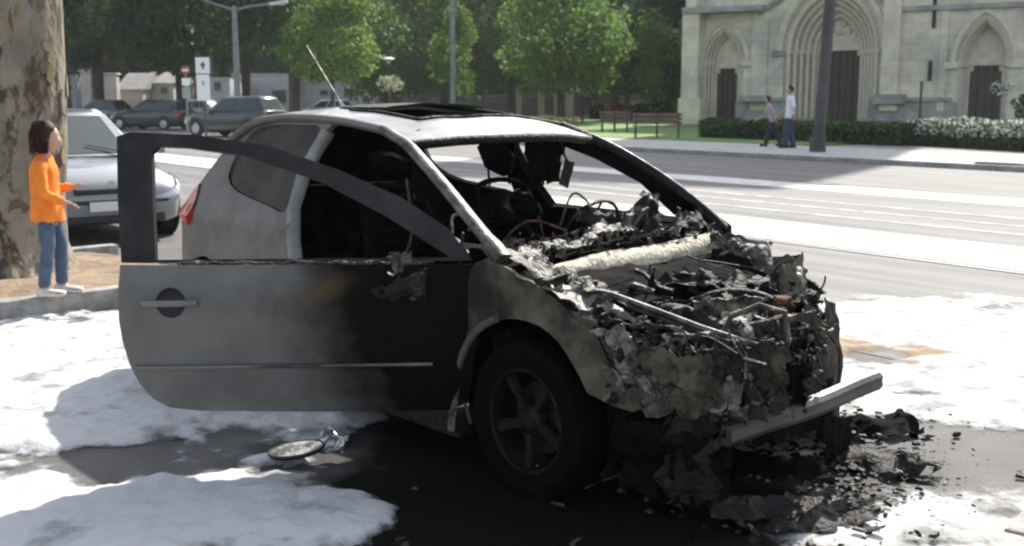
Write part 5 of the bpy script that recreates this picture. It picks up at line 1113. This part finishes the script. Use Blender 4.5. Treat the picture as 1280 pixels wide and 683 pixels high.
# hedges and planting
L_hedge = leafmat('hedge_leaves', (.025, .05, .018), (.05, .09, .03), .3); L_hedge2 = leafmat('hedge_leaves_light', (.06, .11, .035), (.09, .15, .05), .35); L_flow = mat('white_petals', (.62, .63, .58), (.75, .75, .70), rough=.8, scale=4, trans=.3)
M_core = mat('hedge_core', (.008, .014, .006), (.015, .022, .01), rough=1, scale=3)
def hedge(name, label, pa, pb, depth, hgt, n, mats_, pf, sz, seed, cat='hedge'):
    h_ = thing(name, label, cat, (0, 0, 0)); rn = random.Random(seed); bm = bmesh.new(); pa = Vector(pa); pb = Vector(pb); d = (pb-pa); nn = Vector((-d.y, d.x, 0)).normalized()
    for i in range(n):
        a = rn.random(); q = rn.random(); hh = hgt*(1+.22*noise.noise(Vector((a*d.length*.9, seed, 0)))); top = rn.random() < .5
        z = hh*(rn.uniform(.85, 1.08) if top else rn.random()); c_ = pa+d*a+nn*(q*depth if top else (rn.uniform(-.12, .1) if rn.random() < .7 else depth+rn.uniform(-.1, .1)))
        c_.z = .1+z; dd = Vector((rn.gauss(0, 1), rn.gauss(0, 1), rn.gauss(.4, 1))).normalized(); A_ = dd.orthogonal().normalized(); A_.rotate(Matrix.Rotation(rn.uniform(0, 6.3), 3, dd)); B_ = dd.cross(A_); s = sz*rn.uniform(.5, 1.3)
        f = bm.faces.new([bm.verts.new(c_+A_*s), bm.verts.new(c_+B_*s*.6), bm.verts.new(c_-A_*s), bm.verts.new(c_-B_*s*.6)])
        r_ = rn.random(); f.material_index = 2 if (len(mats_) > 2 and z > hh*.45 and r_ < pf) else (1 if r_ > .6 else 0)
    obj('foliage', bm, mats_, h_)
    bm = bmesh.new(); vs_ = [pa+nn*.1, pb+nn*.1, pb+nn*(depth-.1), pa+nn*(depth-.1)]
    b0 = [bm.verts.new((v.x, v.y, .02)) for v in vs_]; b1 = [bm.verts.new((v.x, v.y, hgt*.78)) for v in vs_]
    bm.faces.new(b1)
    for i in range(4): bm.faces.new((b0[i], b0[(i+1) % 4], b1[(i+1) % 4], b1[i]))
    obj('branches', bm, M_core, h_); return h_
def hp(u, v): q = gp(u, v, .1); return (q.x, q.y, 0)
hedge('hedge', 'clipped dark green hedge between the pavement and the middle church portal', hp(874, 173), hp(1128, 183), 1.2, .62, 9000, [L_hedge, L_hedge2], 0, .07, 1)
hedge('flowering_hedge', 'low shrubs covered in white flowers at the right edge', hp(1122, 181), hp(1330, 193), 1.6, .74, 9000, [L_hedge, L_hedge2, L_flow], .42, .06, 2, 'flower bed')
hedge('flower_bed', 'dark bed with a few red and white flowers beyond the lawn', (tp(736, 78), 78, 0), (tp(842, 78), 77, 0), 1.5, 1.1, 3500, [L_dark, L_dark2, mat('pale_blossom', (.5, .48, .5))], .10, .12, 3, 'flower bed')
hedge('flower_bed', 'small bed with dark red blooms in front of the low grey wall', (tp(756, 74), 74, 0), (tp(800, 74), 74, 0), 1.2, 1.0, 900, [L_dark, mat('red_blossom', (.28, .04, .05)), mat('pink_blossom', (.45, .2, .25))], .12, .12, 4, 'flower bed')
hedge('ochre_shrubs', 'low ochre-green shrubs just above the burnt car roof', (tp(664, 44), 44, 0), (tp(722, 44), 44, 0), 1.0, .62, 1400, [mat('ochre_leaves', (.16, .13, .05), (.24, .19, .08), scale=2, trans=.3), L_hedge2], 0, .08, 5, 'shrub')
for k, (u, Y, r_, zc_, m_, lab, cat) in enumerate([(1290, 46, .9, 1.1, [L_hedge, L_hedge2], 'rounded dark shrub against the church wall at the right edge', 'shrub'), (1244, 50, .5, 1.9, [L_flow, L_hedge2], 'small pale-leaved bush in front of the right church door', 'bush')]):
    o_ = thing('shrub', lab, cat, (tp(u, Y), Y, .1)); bm = bmesh.new(); leafball(bm, (0, 0, zc_), r_, 500 if k == 0 else 150, .12 if k == 0 else .10, 70+k, (1.1, 1, .8)); obj('foliage', bm, m_, o_)
    bm = bmesh.new(); tube(bm, [(0, 0, 0), (0, 0, zc_*.9)], .02, n=5); obj('stem', bm, M_bark, o_)
for (u, v, Y, r_, lab) in ((490, 105, 68, .75, 'small pale flowering shrub ball between the trees above the car roof'), (726, 110, 72, .7, 'pale flowering shrub beneath the broad green tree')):
    o_ = thing('flowering_shrub', lab, 'shrub', (tp(u, Y), Y, 0)); z_ = at(u, v, Y).z; bm = bmesh.new(); leafball(bm, (0, 0, z_), r_, 260, .12, int(u), (1.1, 1, .7)); obj('foliage', bm, [mat('cream_blossom', (.5, .48, .38), trans=.3), L_hedge2], o_); tubeobj('stem', [(0, 0, 0), (0, 0, z_)], .05, M_bark, o_, n=6)

# ================================================================== PARKED CARS
M_tire2 = mat('car_tyre', (.012, .012, .012), rough=.9); M_rim2 = mat('car_rim', (.35, .35, .36), rough=.35, metal=.7)
M_head = mat('headlamp_glass', (.55, .57, .60), (.25, .26, .28), rough=.1, scale=9, coat=.6, metal=.3)
M_win = mat('car_window_glass', (.025, .04, .04), rough=.08, spec=.5, coat=.25)
M_plate = mat('plate_white', (.65, .65, .66), rough=.4)
def parked(name, label, loc, heading, paint, kind='hatch', group=None, plate_txt=False, detail=0):
    c = thing(name, label, 'car', loc, 0, group); c.rotation_euler = (0, 0, heading)
    est = kind == 'estate'; xr = -2.2 if est else -1.95
    ST = [(2.06, .50, .34, .52), (2.03, .66, .26, .60), (1.93, .76, .22, .68), (1.75, .81, .20, .745), (1.45, .84, .19, .80), (1.1, .855, .19, .855), (.85, .86, .18, .90), (.3, .865, .18, .93), (-.6, .865, .18, .95), (-1.3, .86, .18, .97), (xr+.25, .84, .2, .97), (xr+.06, .79, .27, .93), (xr, .70, .36, .84)]
    bm = bmesh.new(); rows = []
    for (x, w2, zb, zt_) in ST:
        m_ = (zb+zt_)/2; h_ = zt_-zb
        sec = [(0, zb), (w2*.8, zb), (w2*.96, zb+.10*h_), (w2*1.0, zb+.38*h_), (w2*1.0, zb+.62*h_), (w2*.985, zb+.82*h_), (w2*.93, zb+.94*h_), (w2*.80, zt_), (w2*.45, zt_+.025), (0, zt_+.035)]
        full = sec+[(-a, b_) for a, b_ in sec[-2:0:-1]]
        rows.append([bm.verts.new((x, a, b_)) for a, b_ in full])
    nn = len(rows[0])
    for i in range(len(rows)-1):
        for k in range(nn): bm.faces.new((rows[i][k], rows[i][(k+1) % nn], rows[i+1][(k+1) % nn], rows[i+1][k]))
    bm.faces.new(rows[0]); bm.faces.new(rows[-1][::-1]); bmesh.ops.recalc_face_normals(bm, faces=bm.faces[:])
    body = obj('body', bm, paint, c, smooth=40)
    # greenhouse
    xb0, xb1 = .92, xr+.12; xt0, xt1 = .10, (xr+.42 if est else xr+.62); zr = 1.47; zbelt = .93
    B_ = [(xb0, .55), (xb0-.22, .775), (xb1+.25, .775), (xb1, .62), (xb1, -.62), (xb1+.25, -.775), (xb0-.22, -.775), (xb0, -.55)]
    T_ = [(xt0, .45), (xt0-.14, .575), (xt1+.14, .575), (xt1, .48), (xt1, -.48), (xt1+.14, -.575), (xt0-.14, -.575), (xt0, -.45)]
    bm = bmesh.new(); b0 = [bm.verts.new((p[0], p[1], zbelt)) for p in B_]; t0 = [bm.verts.new((p[0], p[1], zr-.06)) for p in T_]; t1 = [bm.verts.new((p[0]*.93-.02, p[1]*.84, zr)) for p in T_]
    for a_, b_ in ((b0, t0), (t0, t1)):
        for k in range(8): bm.faces.new((a_[k], a_[(k+1) % 8], b_[(k+1) % 8], b_[k]))
    bm.faces.new(t1); bmesh.ops.recalc_face_normals(bm, faces=bm.faces[:]); obj('cabin', bm, paint, c, smooth=40)
    def pane(nm, ia, ib, fa, fb_, za, zb_, off=.006):
        b0_, b1_ = Vector((*B_[ia], zbelt)), Vector((*B_[ib], zbelt)); t0_, t1_ = Vector((*T_[ia], zr-.06)), Vector((*T_[ib], zr-.06))
        q = [b0_.lerp(b1_, fa).lerp(t0_.lerp(t1_, fa), za), b0_.lerp(b1_, fb_).lerp(t0_.lerp(t1_, fb_), za), b0_.lerp(b1_, fb_).lerp(t0_.lerp(t1_, fb_), zb_), b0_.lerp(b1_, fa).lerp(t0_.lerp(t1_, fa), zb_)]
        n_ = (q[1]-q[0]).cross(q[3]-q[0]).normalized(); ctr = sum(q, Vector())/4
        if n_.dot(ctr-Vector((-.5, 0, 1))) < 0: n_ = -n_
        raw(nm, [p+n_*off for p in q]+[p+n_*(off-.004) for p in q], [(0, 1, 2, 3), (0, 4, 5, 1), (1, 5, 6, 2), (2, 6, 7, 3), (3, 7, 4, 0)], M_win, c)
    pane('windscreen', 7, 0, -.10 if 0 else .0, 1.0, .06, .96); pane('windscreen_corner', 0, 1, .02, .8, .06, .96); pane('windscreen_corner', 6, 7, .2, .98, .06, .96)
    pane('rear_window', 3, 4, .02, .98, .12, .93)
    for (ia, ib) in ((1, 2), (5, 6)):
        if ia == 1: segs = ((.05, .46), (.50, .78), (.81, .97))
        else: segs = ((.03, .19), (.22, .50), (.54, .95))
        for a_, b_ in segs: pane('side_window', ia, ib, a_, b_, .10, .93)
    xf, xa = 1.28, (-1.3 if not est else -1.4)
    for x_ in (xf, xa):
        for sg in (-1, 1):
            bm = bmesh.new(); lathe(bm, [(.0, sg*-.0), (.375, 0), (.375, -sg*.02), (0, -sg*.02)], 24, 'Y', Matrix.Translation((x_, sg*.872, .36))); obj('wheel_well_shade', bm, M_black, c)  # flat black disc painted in for the shaded wheel well
            bm = bmesh.new(); lathe(bm, [(.2, -.09), (.27, -.1), (.31, -.07), (.31, .07), (.27, .1), (.2, .09)], 24, 'Y'); wh = obj('wheel', bm, M_tire2, c, smooth=45, loc=(x_, sg*.80, .31))
            bm = bmesh.new(); lathe(bm, [(.205, sg*.092), (.19, sg*.10), (.16, sg*.075), (.05, sg*.085), (0, sg*.09)], 20, 'Y'); obj('rim', bm, M_rim2, wh, smooth=45)
    for sg in (-1, 1):
        # headlamps follow the corner of the nose
        wx_ = lambda x: lerp1(-x, [(-q[0], q[1]) for q in ST]); zx_ = lambda x: lerp1(-x, [(-q[0], q[3]) for q in ST])
        bm = bmesh.new(); GG = []
        for i in range(11):
            f = i/10; x = 2.045-.50*f**1.3; w0 = (.44+.22*(f/.12) if f < .12 else wx_(x)); zt0 = zx_(x)-.045; zb0 = zt0-.155*math.sin(math.pi*(.12+.80*f))**.6
            row = []
            for j in range(5):
                z = zb0+(zt0-zb0)*j/4; bul = .022*math.sin(math.pi*min(1, max(0, (j+.0)/4)))*1.0
                row.append(bm.verts.new((x+.012+bul, sg*(min(w0, wx_(x))+.004+bul-.02*(j == 4)), z)))
            GG.append(row)
        for i in range(10):
            for j in range(4): bm.faces.new((GG[i][j], GG[i+1][j], GG[i+1][j+1], GG[i][j+1]))
        bmesh.ops.recalc_face_normals(bm, faces=bm.faces[:]); obj('headlight', bm, M_head, c, smooth=60)
        obj('tail_light', bbox(xr-.01, xr+.16, sg*.70-.08, sg*.70+.08, .66, .86, .02, 2), M_lampred, c, smooth=40)
        obj('door_mirror', bbox(.62, .74, sg*.96-.09, sg*.96+.09, .93, 1.06, .03, 2), paint, c, smooth=40)
        obj('side_strip', bbox(-1.0, .9, sg*.868-.01, sg*.868+.01, .50, .55, .004, 1), M_black, c)
        if detail: obj('fog_lamp', bbox(1.97, 2.02, sg*.52-.07, sg*.52+.07, .30, .36, .01, 1), M_head, c)
    obj('grille', bbox(1.99, 2.085, -.40, .40, .57, .63, .01, 1), M_black, c); obj('lower_grille', bbox(1.99, 2.075, -.55, .55, .25, .33, .01, 1), M_black, c)
    obj('bumper_strip', bbox(1.9, 2.09, -.60, .60, .46, .50, .01, 1), M_black, c)
    pl = obj('number_plate', bbox(2.085, 2.10, -.26, .26, .38, .49 if not detail else .485, .003, 1), M_plate, c)
    if detail:
        obj('plate_band', bbox(2.1005, 2.103, .22, .26, .38, .485, 0), mat('plate_blue', (.02, .06, .35)), c)
        for sg in (-1, 1): tubeobj('wiper', [(.93, sg*.35+.2, .96), (.75, sg*.35-.25, 1.06)], .008, M_black, c, n=5)
        bm = bmesh.new(); lathe(bm, [(0, -.01), (.045, -.01), (.05, 0), (0, .004)], 16, 'Z', Matrix.Translation((2.03, 0, .66)) @ Matrix.Rotation(R(80), 4, 'Y')); obj('emblem', bm, M_rim2, c, smooth=40)
    obj('number_plate', bbox(xr-.02, xr-.002, -.26, .26, .56, .66, .003, 1), M_plate, c)
    obj('rear_bumper_strip', bbox(xr-.03, xr+.1, -.62, .62, .44, .50, .01, 1), M_black, c)
    return c
P_silver = mat('paint_silver_shaded', (.20, .215, .22), rough=.3, metal=.3, coat=.8); P_dk = mat('paint_dark_green', (.010, .030, .024), rough=.3, coat=.6); P_dk2 = mat('paint_charcoal', (.016, .018, .020), rough=.3, coat=.6); P_wh = mat('paint_pale', (.5, .52, .54), rough=.3, coat=.5); P_bl = mat('paint_blue_grey', (.15, .17, .20), rough=.3, metal=.3, coat=.5)  # silver paint is darkened to include shading from the tree
hd = math.atan2(-.80, .60)
fp = gp(168, 309); parked('parked_car', 'silver car parked nose-on behind the plane tree and the child', (fp.x-math.cos(hd)*2.15-.12, fp.y-math.sin(hd)*2.15, 0), hd, P_silver, detail=1).scale = (.94, .97, .94)
def pk(label, u, v, head, paint, kind='hatch'):
    q = gp(u, v); return parked('parked_car', label, (q.x, q.y+.8, 0), R(head), paint, kind, 'cars parked along the far side of the square')
pk('silver hatchback furthest left among the distant cars, its red tail lamp showing', 119, 160, 155, P_bl)
pk('dark estate car between the silver hatchback and the small pale car', 184, 163, 158, P_dk2, 'estate')
pk('small pale car half hidden between the two dark cars', 236, 155, 160, P_wh)
pk('dark green car nearest to the burnt car roof, red tail lamp lit by the sun', 288, 172, 152, P_dk, 'estate').scale = (1.0, 1.0, 1.1)
pk('pale car roof just visible above the burnt car beside the aerial', 404, 154, 165, P_wh)

# ================================================================== PEOPLE
def skin_mesh(chains, sub=2):
    """chains: list of lists of (pos, radius or (rx,ry)); first point of later chains may reuse an existing point."""
    vs = []; es = []; rs = []; idx = {}
    for ch_ in chains:
        prev = None
        for p, r_ in ch_:
            key = tuple(round(a, 4) for a in p)
            if key in idx: i = idx[key]
            else: i = len(vs); idx[key] = i; vs.append(p); rs.append(r_ if isinstance(r_, tuple) else (r_, r_))
            if prev is not None and prev != i: es.append((prev, i))
            prev = i
    me = bpy.data.meshes.new('skin'); me.from_pydata(vs, es, []); o_ = bpy.data.objects.new('tmp', me); C.objects.link(o_)
    md = o_.modifiers.new('s', 'SKIN'); md.use_smooth_shade = True
    for i, r_ in enumerate(rs): me.skin_vertices[0].data[i].radius = r_
    me.skin_vertices[0].data[0].use_root = True
    ms = o_.modifiers.new('u', 'SUBSURF'); ms.levels = sub; ms.render_levels = sub
    dg = bpy.context.evaluated_depsgraph_get(); dg.update(); out = bpy.data.meshes.new_from_object(o_.evaluated_get(dg)); bpy.data.objects.remove(o_); bpy.data.meshes.remove(me); return out
M_skin = mat('skin', (.42, .25, .18), (.46, .28, .20), rough=.55, scale=8); M_hair = mat('dark_brown_hair', (.020, .008, .005), (.045, .019, .011), rough=.65, spec=.2, scale=30, stretch=(1, 1, .2), bump=.4)
def head_mesh(cx_, cz_, s=1.):
    bm = bmesh.new(); bmesh.ops.create_uvsphere(bm, u_segments=24, v_segments=18, radius=1)
    for v in bm.verts:
        x, y, z = v.co; x_ = x*.092; y_ = y*.074; z_ = z*.115
        if z < 0: x_ *= 1-.18*(-z); y_ *= 1-.30*(-z)
        if x > .2 and z < .2: x_ += .008*(-z)
        # nose, brow, lips, eye hollows
        x_ += .022*math.exp(-((y/.14)**2+((z+.10)/.16)**2))*(x > 0)
        x_ -= .010*math.exp(-(((abs(y)-.38)/.16)**2+((z-.08)/.12)**2))*(x > 0)
        x_ += .006*math.exp(-((y/.3)**2+((z+.45)/.07)**2))*(x > 0)
        x_ += .008*math.exp(-((y/.25)**2+((z+.8)/.15)**2))*(x > 0)
        v.co = Vector((x_*s, y_*s, z_*s))
    return bm
def add_face(o_, s, rotm):
    for sg in (-1, 1):
        bm = bmesh.new(); bmesh.ops.create_uvsphere(bm, u_segments=10, v_segments=8, radius=.0125*s); obj('eye', bm, mat('eye_white', (.6, .58, .55), rough=.2), o_, smooth=180, loc=rotm @ Vector((.076*s, sg*.029*s, .008*s)))
        bm = bmesh.new(); lump(bm, (0, 0, 0), (.014*s, .006*s, .028*s), 3, .1); obj('ear', bm, M_skin, o_, smooth=180, loc=rotm @ Vector((-.005*s, sg*.074*s, -.004*s)))
    bm = bmesh.new(); lump(bm, (0, 0, 0), (.006*s, .020*s, .004*s), 2, .05); obj('lips', bm, mat('lips', (.40, .16, .13), rough=.5), o_, smooth=180, loc=rotm @ Vector((.084*s, 0, -.053*s)))
def hand(side, wr, d, up, s=1.):
    """five fingers from a palm: returns chains"""
    wr = Vector(wr); d = Vector(d).normalized(); up = Vector(up); sd_ = d.cross(up).normalized(); up = sd_.cross(d).normalized(); chs = []
    palm = wr+d*.045*s; T_ = lambda v: tuple(v)
    chs.append([(T_(wr), (.020*s, .016*s)), (T_(palm), (.032*s, .014*s)), (T_(wr+d*.075*s), (.034*s, .012*s))])
    for k, (off, ln) in enumerate(((-.027, .055), (-.009, .066), (.009, .062), (.027, .046))):
        b_ = wr+d*.075*s+sd_*off*s; p1 = b_+d*ln*.5*s-up*.006*s; p2 = b_+d*ln*.95*s-up*.022*s
        chs.append([(T_(wr+d*.075*s), (.034*s, .012*s)), (T_(b_+d*.01*s), .0085*s), (T_(p1), .0075*s), (T_(p2), .006*s)])
    th = palm-sd_*.028*s*side
    chs.append([(T_(palm), (.032*s, .014*s)), (T_(th+d*.008*s), .010*s), (T_(th+d*.038*s-sd_*.012*s*side-up*.01*s), .008*s)])
    return chs
# child in orange: x forward, walking to the right in the photo
cp_ = gp(66, 368, .15)
kid = thing('person', 'child with a dark bob, orange sweater and jeans standing beside the plane tree', 'person', (cp_.x+.0, cp_.y, .15), R(12)); kid.scale = (.88, .88, .875)
K = {'pel': (0, 0, .70), 'waist': (-.01, 0, .82), 'chest': (-.01, 0, .98), 'neck': (.005, 0, 1.10), 'head': (.03, 0, 1.17)}
HL = {1: ((.0, .075, .66), (.075, .08, .38), (.055, .085, .07)), -1: ((.0, -.075, .66), (.0, -.08, .37), (-.05, -.08, .07))}
SH = {1: (-.01, .145, 1.035), -1: (-.01, -.145, 1.035)}
EL = {1: (.03, .185, .83), -1: (.01, -.19, .82)}
WRR = {1: (.165, .14, .85), -1: (.165, -.15, .745)}
bch = [[(K['pel'], (.07, .09)), (K['waist'], (.075, .095)), (K['chest'], (.085, .115)), (K['neck'], .042), (K['head'], .05)]]
for sg in (1, -1):
    h_, k_, a_ = HL[sg]
    bch.append([(K['pel'], (.085, .11)), (h_, .072), (k_, .048), (a_, .032), ((a_[0]+.03, a_[1], .035), (.03, .026)), ((a_[0]+.12, a_[1], .02), (.03, .016))])
    bch.append([(K['chest'], (.085, .115)), (SH[sg], .034), (EL[sg], .032), (WRR[sg], (.020, .016))])
    dd = Vector(WRR[sg])-Vector(EL[sg]); bch += hand(sg, WRR[sg], dd+Vector((0, 0, .02)), (0, .3, 1), .8)
body_me = skin_mesh(bch, 2)
bodyo = link('body', body_me, M_skin, kid, 180)
hr = Matrix.Rotation(R(8), 3, 'Z') @ Matrix.Rotation(R(6), 3, 'Y')
bm = head_mesh(0, 0, .98); bmesh.ops.rotate(bm, matrix=hr, verts=bm.verts[:]); hd_ = obj('head', bm, M_skin, kid, smooth=180, loc=(.035, 0, 1.235)); add_face(hd_, .98, hr)
# hair: bob
bm = bmesh.new(); bmesh.ops.create_uvsphere(bm, u_segments=32, v_segments=24, radius=1)
for v in bm.verts:
    x, y, z = v.co; k = 1+.05*noise.noise(Vector((x*3, y*3, z*1.5)))
    X = x*.112*k; Yy = y*.098*k; Z = z*.13*k
    if z < 0: X *= 1+.02*(-z); Z *= 1.12
    X -= .010
    if x > .15: X = min(X, .072 if z > .3 else .042 + .03*z)
    v.co = (X, Yy, Z)
hairo = obj('hair', bm, M_hair, kid, smooth=180, loc=(.022, 0, 1.252))
bm = bmesh.new(); rn = random.Random(4)
for i in range(110):
    a = rn.uniform(.5, 2*math.pi-.5); ph = rn.uniform(.0, 1.2)
    q = Vector((math.cos(a)*.108-.01, math.sin(a)*.094, .0)); p0 = Vector((q.x*math.sin(ph+.3), q.y*math.sin(ph+.3), .125*math.cos(ph))); p1 = q+Vector((0, 0, -.02)); p2 = q*1.03+Vector((0, 0, -.105-rn.uniform(0, .03)))
    if q.x > .02: continue
    tube(bm, [p0*1.04, p1*1.04, p2], [.003, .006, .002], n=4)
tag(obj('hair_strands', bm, M_hair, kid, smooth=60, loc=(.022, 0, 1.252)), kind='stuff')
# sweater
def garment(rings, chains, seed=0, amp=.006, n=28):
    bm = bmesh.new(); R0 = []
    for (z, cx_, rx, ry) in rings:
        R0.append([bm.verts.new((cx_+rx*math.cos(2*math.pi*k/n), ry*math.sin(2*math.pi*k/n), z+.008*math.sin(k*1.9))) for k in range(n)])
    for i in range(len(R0)-1):
        for k in range(n): bm.faces.new((R0[i][k], R0[i][(k+1) % n], R0[i+1][(k+1) % n], R0[i+1][k]))
    bmesh.ops.subdivide_edges(bm, edges=bm.edges[:], cuts=1, use_grid_fill=True, smooth=.6)
    for ch1 in chains: bm.from_mesh(skin_mesh([ch1], 2))
    bm.normal_update()
    for v in bm.verts: v.co += v.normal*(noise.noise(v.co*14+Vector((seed, 0, 0)))*amp+noise.noise(v.co*33)*amp*.5)
    me = bpy.data.meshes.new('garment'); bm.to_mesh(me); bm.free(); return me
sch = []
for sg in (1, -1):
    e_ = Vector(EL[sg]); w2 = e_.lerp(Vector(WRR[sg]), 1.02)
    sch.append([((-.01, SH[sg][1]*.45, 1.03), .05), ((SH[sg][0], SH[sg][1]*.92, SH[sg][2]-.01), .058), (tuple(Vector(SH[sg]).lerp(e_, .5)), .052), (tuple(e_), .050), (tuple(e_.lerp(w2, .6)), .040), (tuple(w2), .034)])
me_ = garment([(.595, .0, .126, .156), (.64, .0, .128, .158), (.74, -.005, .115, .136), (.84, -.01, .105, .126), (.95, -.012, .108, .134), (1.02, -.01, .10, .135), (1.065, -.005, .078, .095), (1.095, .003, .055, .062), (1.115, .008, .046, .048)], sch, 3, .013)
link('sweater', me_, mat('orange_knit', (.80, .19, .012), (.88, .25, .02), rough=.85, scale=8, bump=.3, bscale=120), kid, 180)
jch = [[((0, 0, .86), (.085, .10)), ((0, 0, .78), (.092, .112)), (K['pel'], (.096, .112))]]
for sg in (1, -1):
    h_, k_, a_ = HL[sg]; jch.append([(K['pel'], (.096, .112)), (h_, .062), (tuple(Vector(h_).lerp(Vector(k_), .55)), .068), (k_, .056), (tuple(Vector(k_).lerp(Vector(a_), .6)), .052), ((a_[0], a_[1], .06), .054)])
me_ = skin_mesh(jch, 2)
for v in me_.vertices: v.co += v.normal*(noise.noise(v.co*12)*.007+noise.noise(v.co*30)*.003)
link('jeans', me_, mat('blue_denim', (.045, .075, .13), (.085, .125, .19), rough=.85, scale=10, lo=.35, hi=.65, bump=.3, bscale=90), kid, 180)
for sg in (1, -1):
    a_ = HL[sg][2]; bm = bbox(a_[0]-.055, a_[0]+.165, a_[1]-.04, a_[1]+.04, -.005, .07, .028, 3)
    for v in bm.verts:
        if v.co.x > a_[0]+.07 and v.co.z > .03: v.co.z -= .028
    obj('shoe', bm, mat('pale_shoe', (.55, .50, .46), (.65, .62, .58), rough=.7, scale=9), kid, smooth=60)
# pedestrians on the far pavement
def walker(label, u, v, H, face, top, legs, stride=.22, bend=0., armf=.2):
    q = gp(u, v, .12); o_ = thing('person', label, 'person', (q.x, q.y, .12), face, 'pedestrians on the far pavement'); k = H/1.75
    P_ = lambda x, y, z: (x*k, y*k, z*k)
    pel = P_(0, 0, .93); ch_ = [[(pel, (.10*k, .14*k)), (P_(bend*.4, 0, 1.1), (.09*k, .12*k)), (P_(bend, 0, 1.32), (.10*k, .15*k)), (P_(bend*1.2, 0, 1.50), .05*k), (P_(bend*1.4+.02, 0, 1.58), .05*k)]]
    for sg in (1, -1):
        a_x = stride*sg; ch_.append([(pel, (.10*k, .14*k)), (P_(0, .09*sg, .86), .085*k), (P_(a_x*.55+.04, .09*sg, .48), .058*k), (P_(a_x-.02, .09*sg, .09), .04*k), (P_(a_x+.03, .09*sg, .045), .04*k), (P_(a_x+.16, .09*sg, .03), (.035*k, .025*k))])
        e_ = P_(bend-.02-armf*sg*.4, .24*sg, 1.13); w_ = P_(bend+.10-armf*sg, .24*sg, .92); ch_.append([(P_(bend, 0, 1.32), (.10*k, .15*k)), (P_(bend, .19*sg, 1.42), .055*k), (e_, .04*k), (w_, .025*k)])
        ch_ += hand(sg, w_, Vector(w_)-Vector(e_), (1, 0, 0), k)
    b_ = link('body', skin_mesh(ch_, 1), M_skin, o_, 180)
    chs_ = [[(P_(bend, .10*sg, 1.38), .07*k), (P_(bend, .19*sg, 1.41), .075*k), (P_(bend-.02-armf*sg*.4, .24*sg, 1.13), .06*k)] for sg in (1, -1)]
    me = garment([(z*k, bend*(z-.85)/.5*k, rx*k, ry*k) for z, rx, ry in ((.84, .135, .19), (.98, .13, .18), (1.12, .12, .165), (1.28, .13, .19), (1.40, .12, .19), (1.46, .085, .11), (1.50, .06, .065))], chs_, 5, .008, 20)
    link('shirt', me, top, o_, 180)
    me = skin_mesh([[(P_(0, 0, 1.02), (.14*k, .18*k)), (pel, (.15*k, .19*k))]]+[[(pel, (.15*k, .19*k)), (P_(0, .09*sg, .84), .13*k), (P_(stride*sg*.55+.04, .09*sg, .48), .10*k), (P_(stride*sg-.02, .09*sg, .06), .085*k)] for sg in (1, -1)], 1)
    for sg in (1, -1): obj('shoe', bbox((stride*sg-.10)*k, (stride*sg+.19)*k, (.09*sg-.05)*k, (.09*sg+.05)*k, 0, .09*k, .03, 2), M_bl, o_, smooth=60)
    link('trousers', me, legs, o_, 180)
    bm = head_mesh(0, 0, 1.0*k); hh = obj('head', bm, M_skin, o_, smooth=180, loc=P_(bend*1.4+.03, 0, 1.645)); add_face(hh, k, Matrix.Identity(3))
    bm = bmesh.new(); bmesh.ops.create_uvsphere(bm, u_segments=16, v_segments=12, radius=1)
    for v_ in bm.verts: x, y, z = v_.co; v_.co = (min(x*.105, .05 if z > .2 else -.0)*k-.012*k, y*.086*k, z*.125*k if z > -.45 else -.06*k)
    obj('hair', bm, M_hair, o_, smooth=180, loc=P_(bend*1.4+.03, 0, 1.66)); return o_
M_wshirt = mat('white_shirt', (.66, .68, .74), rough=.8); M_nav = mat('navy_trousers', (.03, .045, .09), rough=.8); M_dress = mat('mauve_grey_top', (.30, .26, .30), (.4, .36, .38), rough=.8, scale=9); M_bl = mat('black_trousers', (.02, .02, .025), rough=.8)
walker('man in a white shirt and dark blue trousers walking on the far pavement', 986, 185, 1.74, R(172), M_wshirt, M_nav, .12)
walker('shorter person in a mauve-grey top leaning forward beside the man in the white shirt', 966, 183, 1.45, R(178), M_dress, M_bl, .30, .16, .3)

# make every piece placed by a parent matrix update
bpy.context.view_layer.update()
# ================================================================== HAZE (volume added to stand in for veiling glare)
hz_ = bbox(-170, 170, -25, 200, -1.0, 44, 0)
HZ = bpy.data.materials.new('haze_air'); HZ.use_nodes = True; t = HZ.node_tree; t.nodes.clear()
pv = t.nodes.new('ShaderNodeVolumePrincipled'); pv.inputs['Density'].default_value = .0003; pv.inputs['Color'].default_value = (.95, .97, 1, 1); pv.inputs['Anisotropy'].default_value = .35
t.links.new(pv.outputs[0], t.nodes.new('ShaderNodeOutputMaterial').inputs['Volume'])
tag(obj('haze', hz_, HZ), 'thin pale haze volume added over the square to imitate veiling glare', 'haze', kind='stuff')
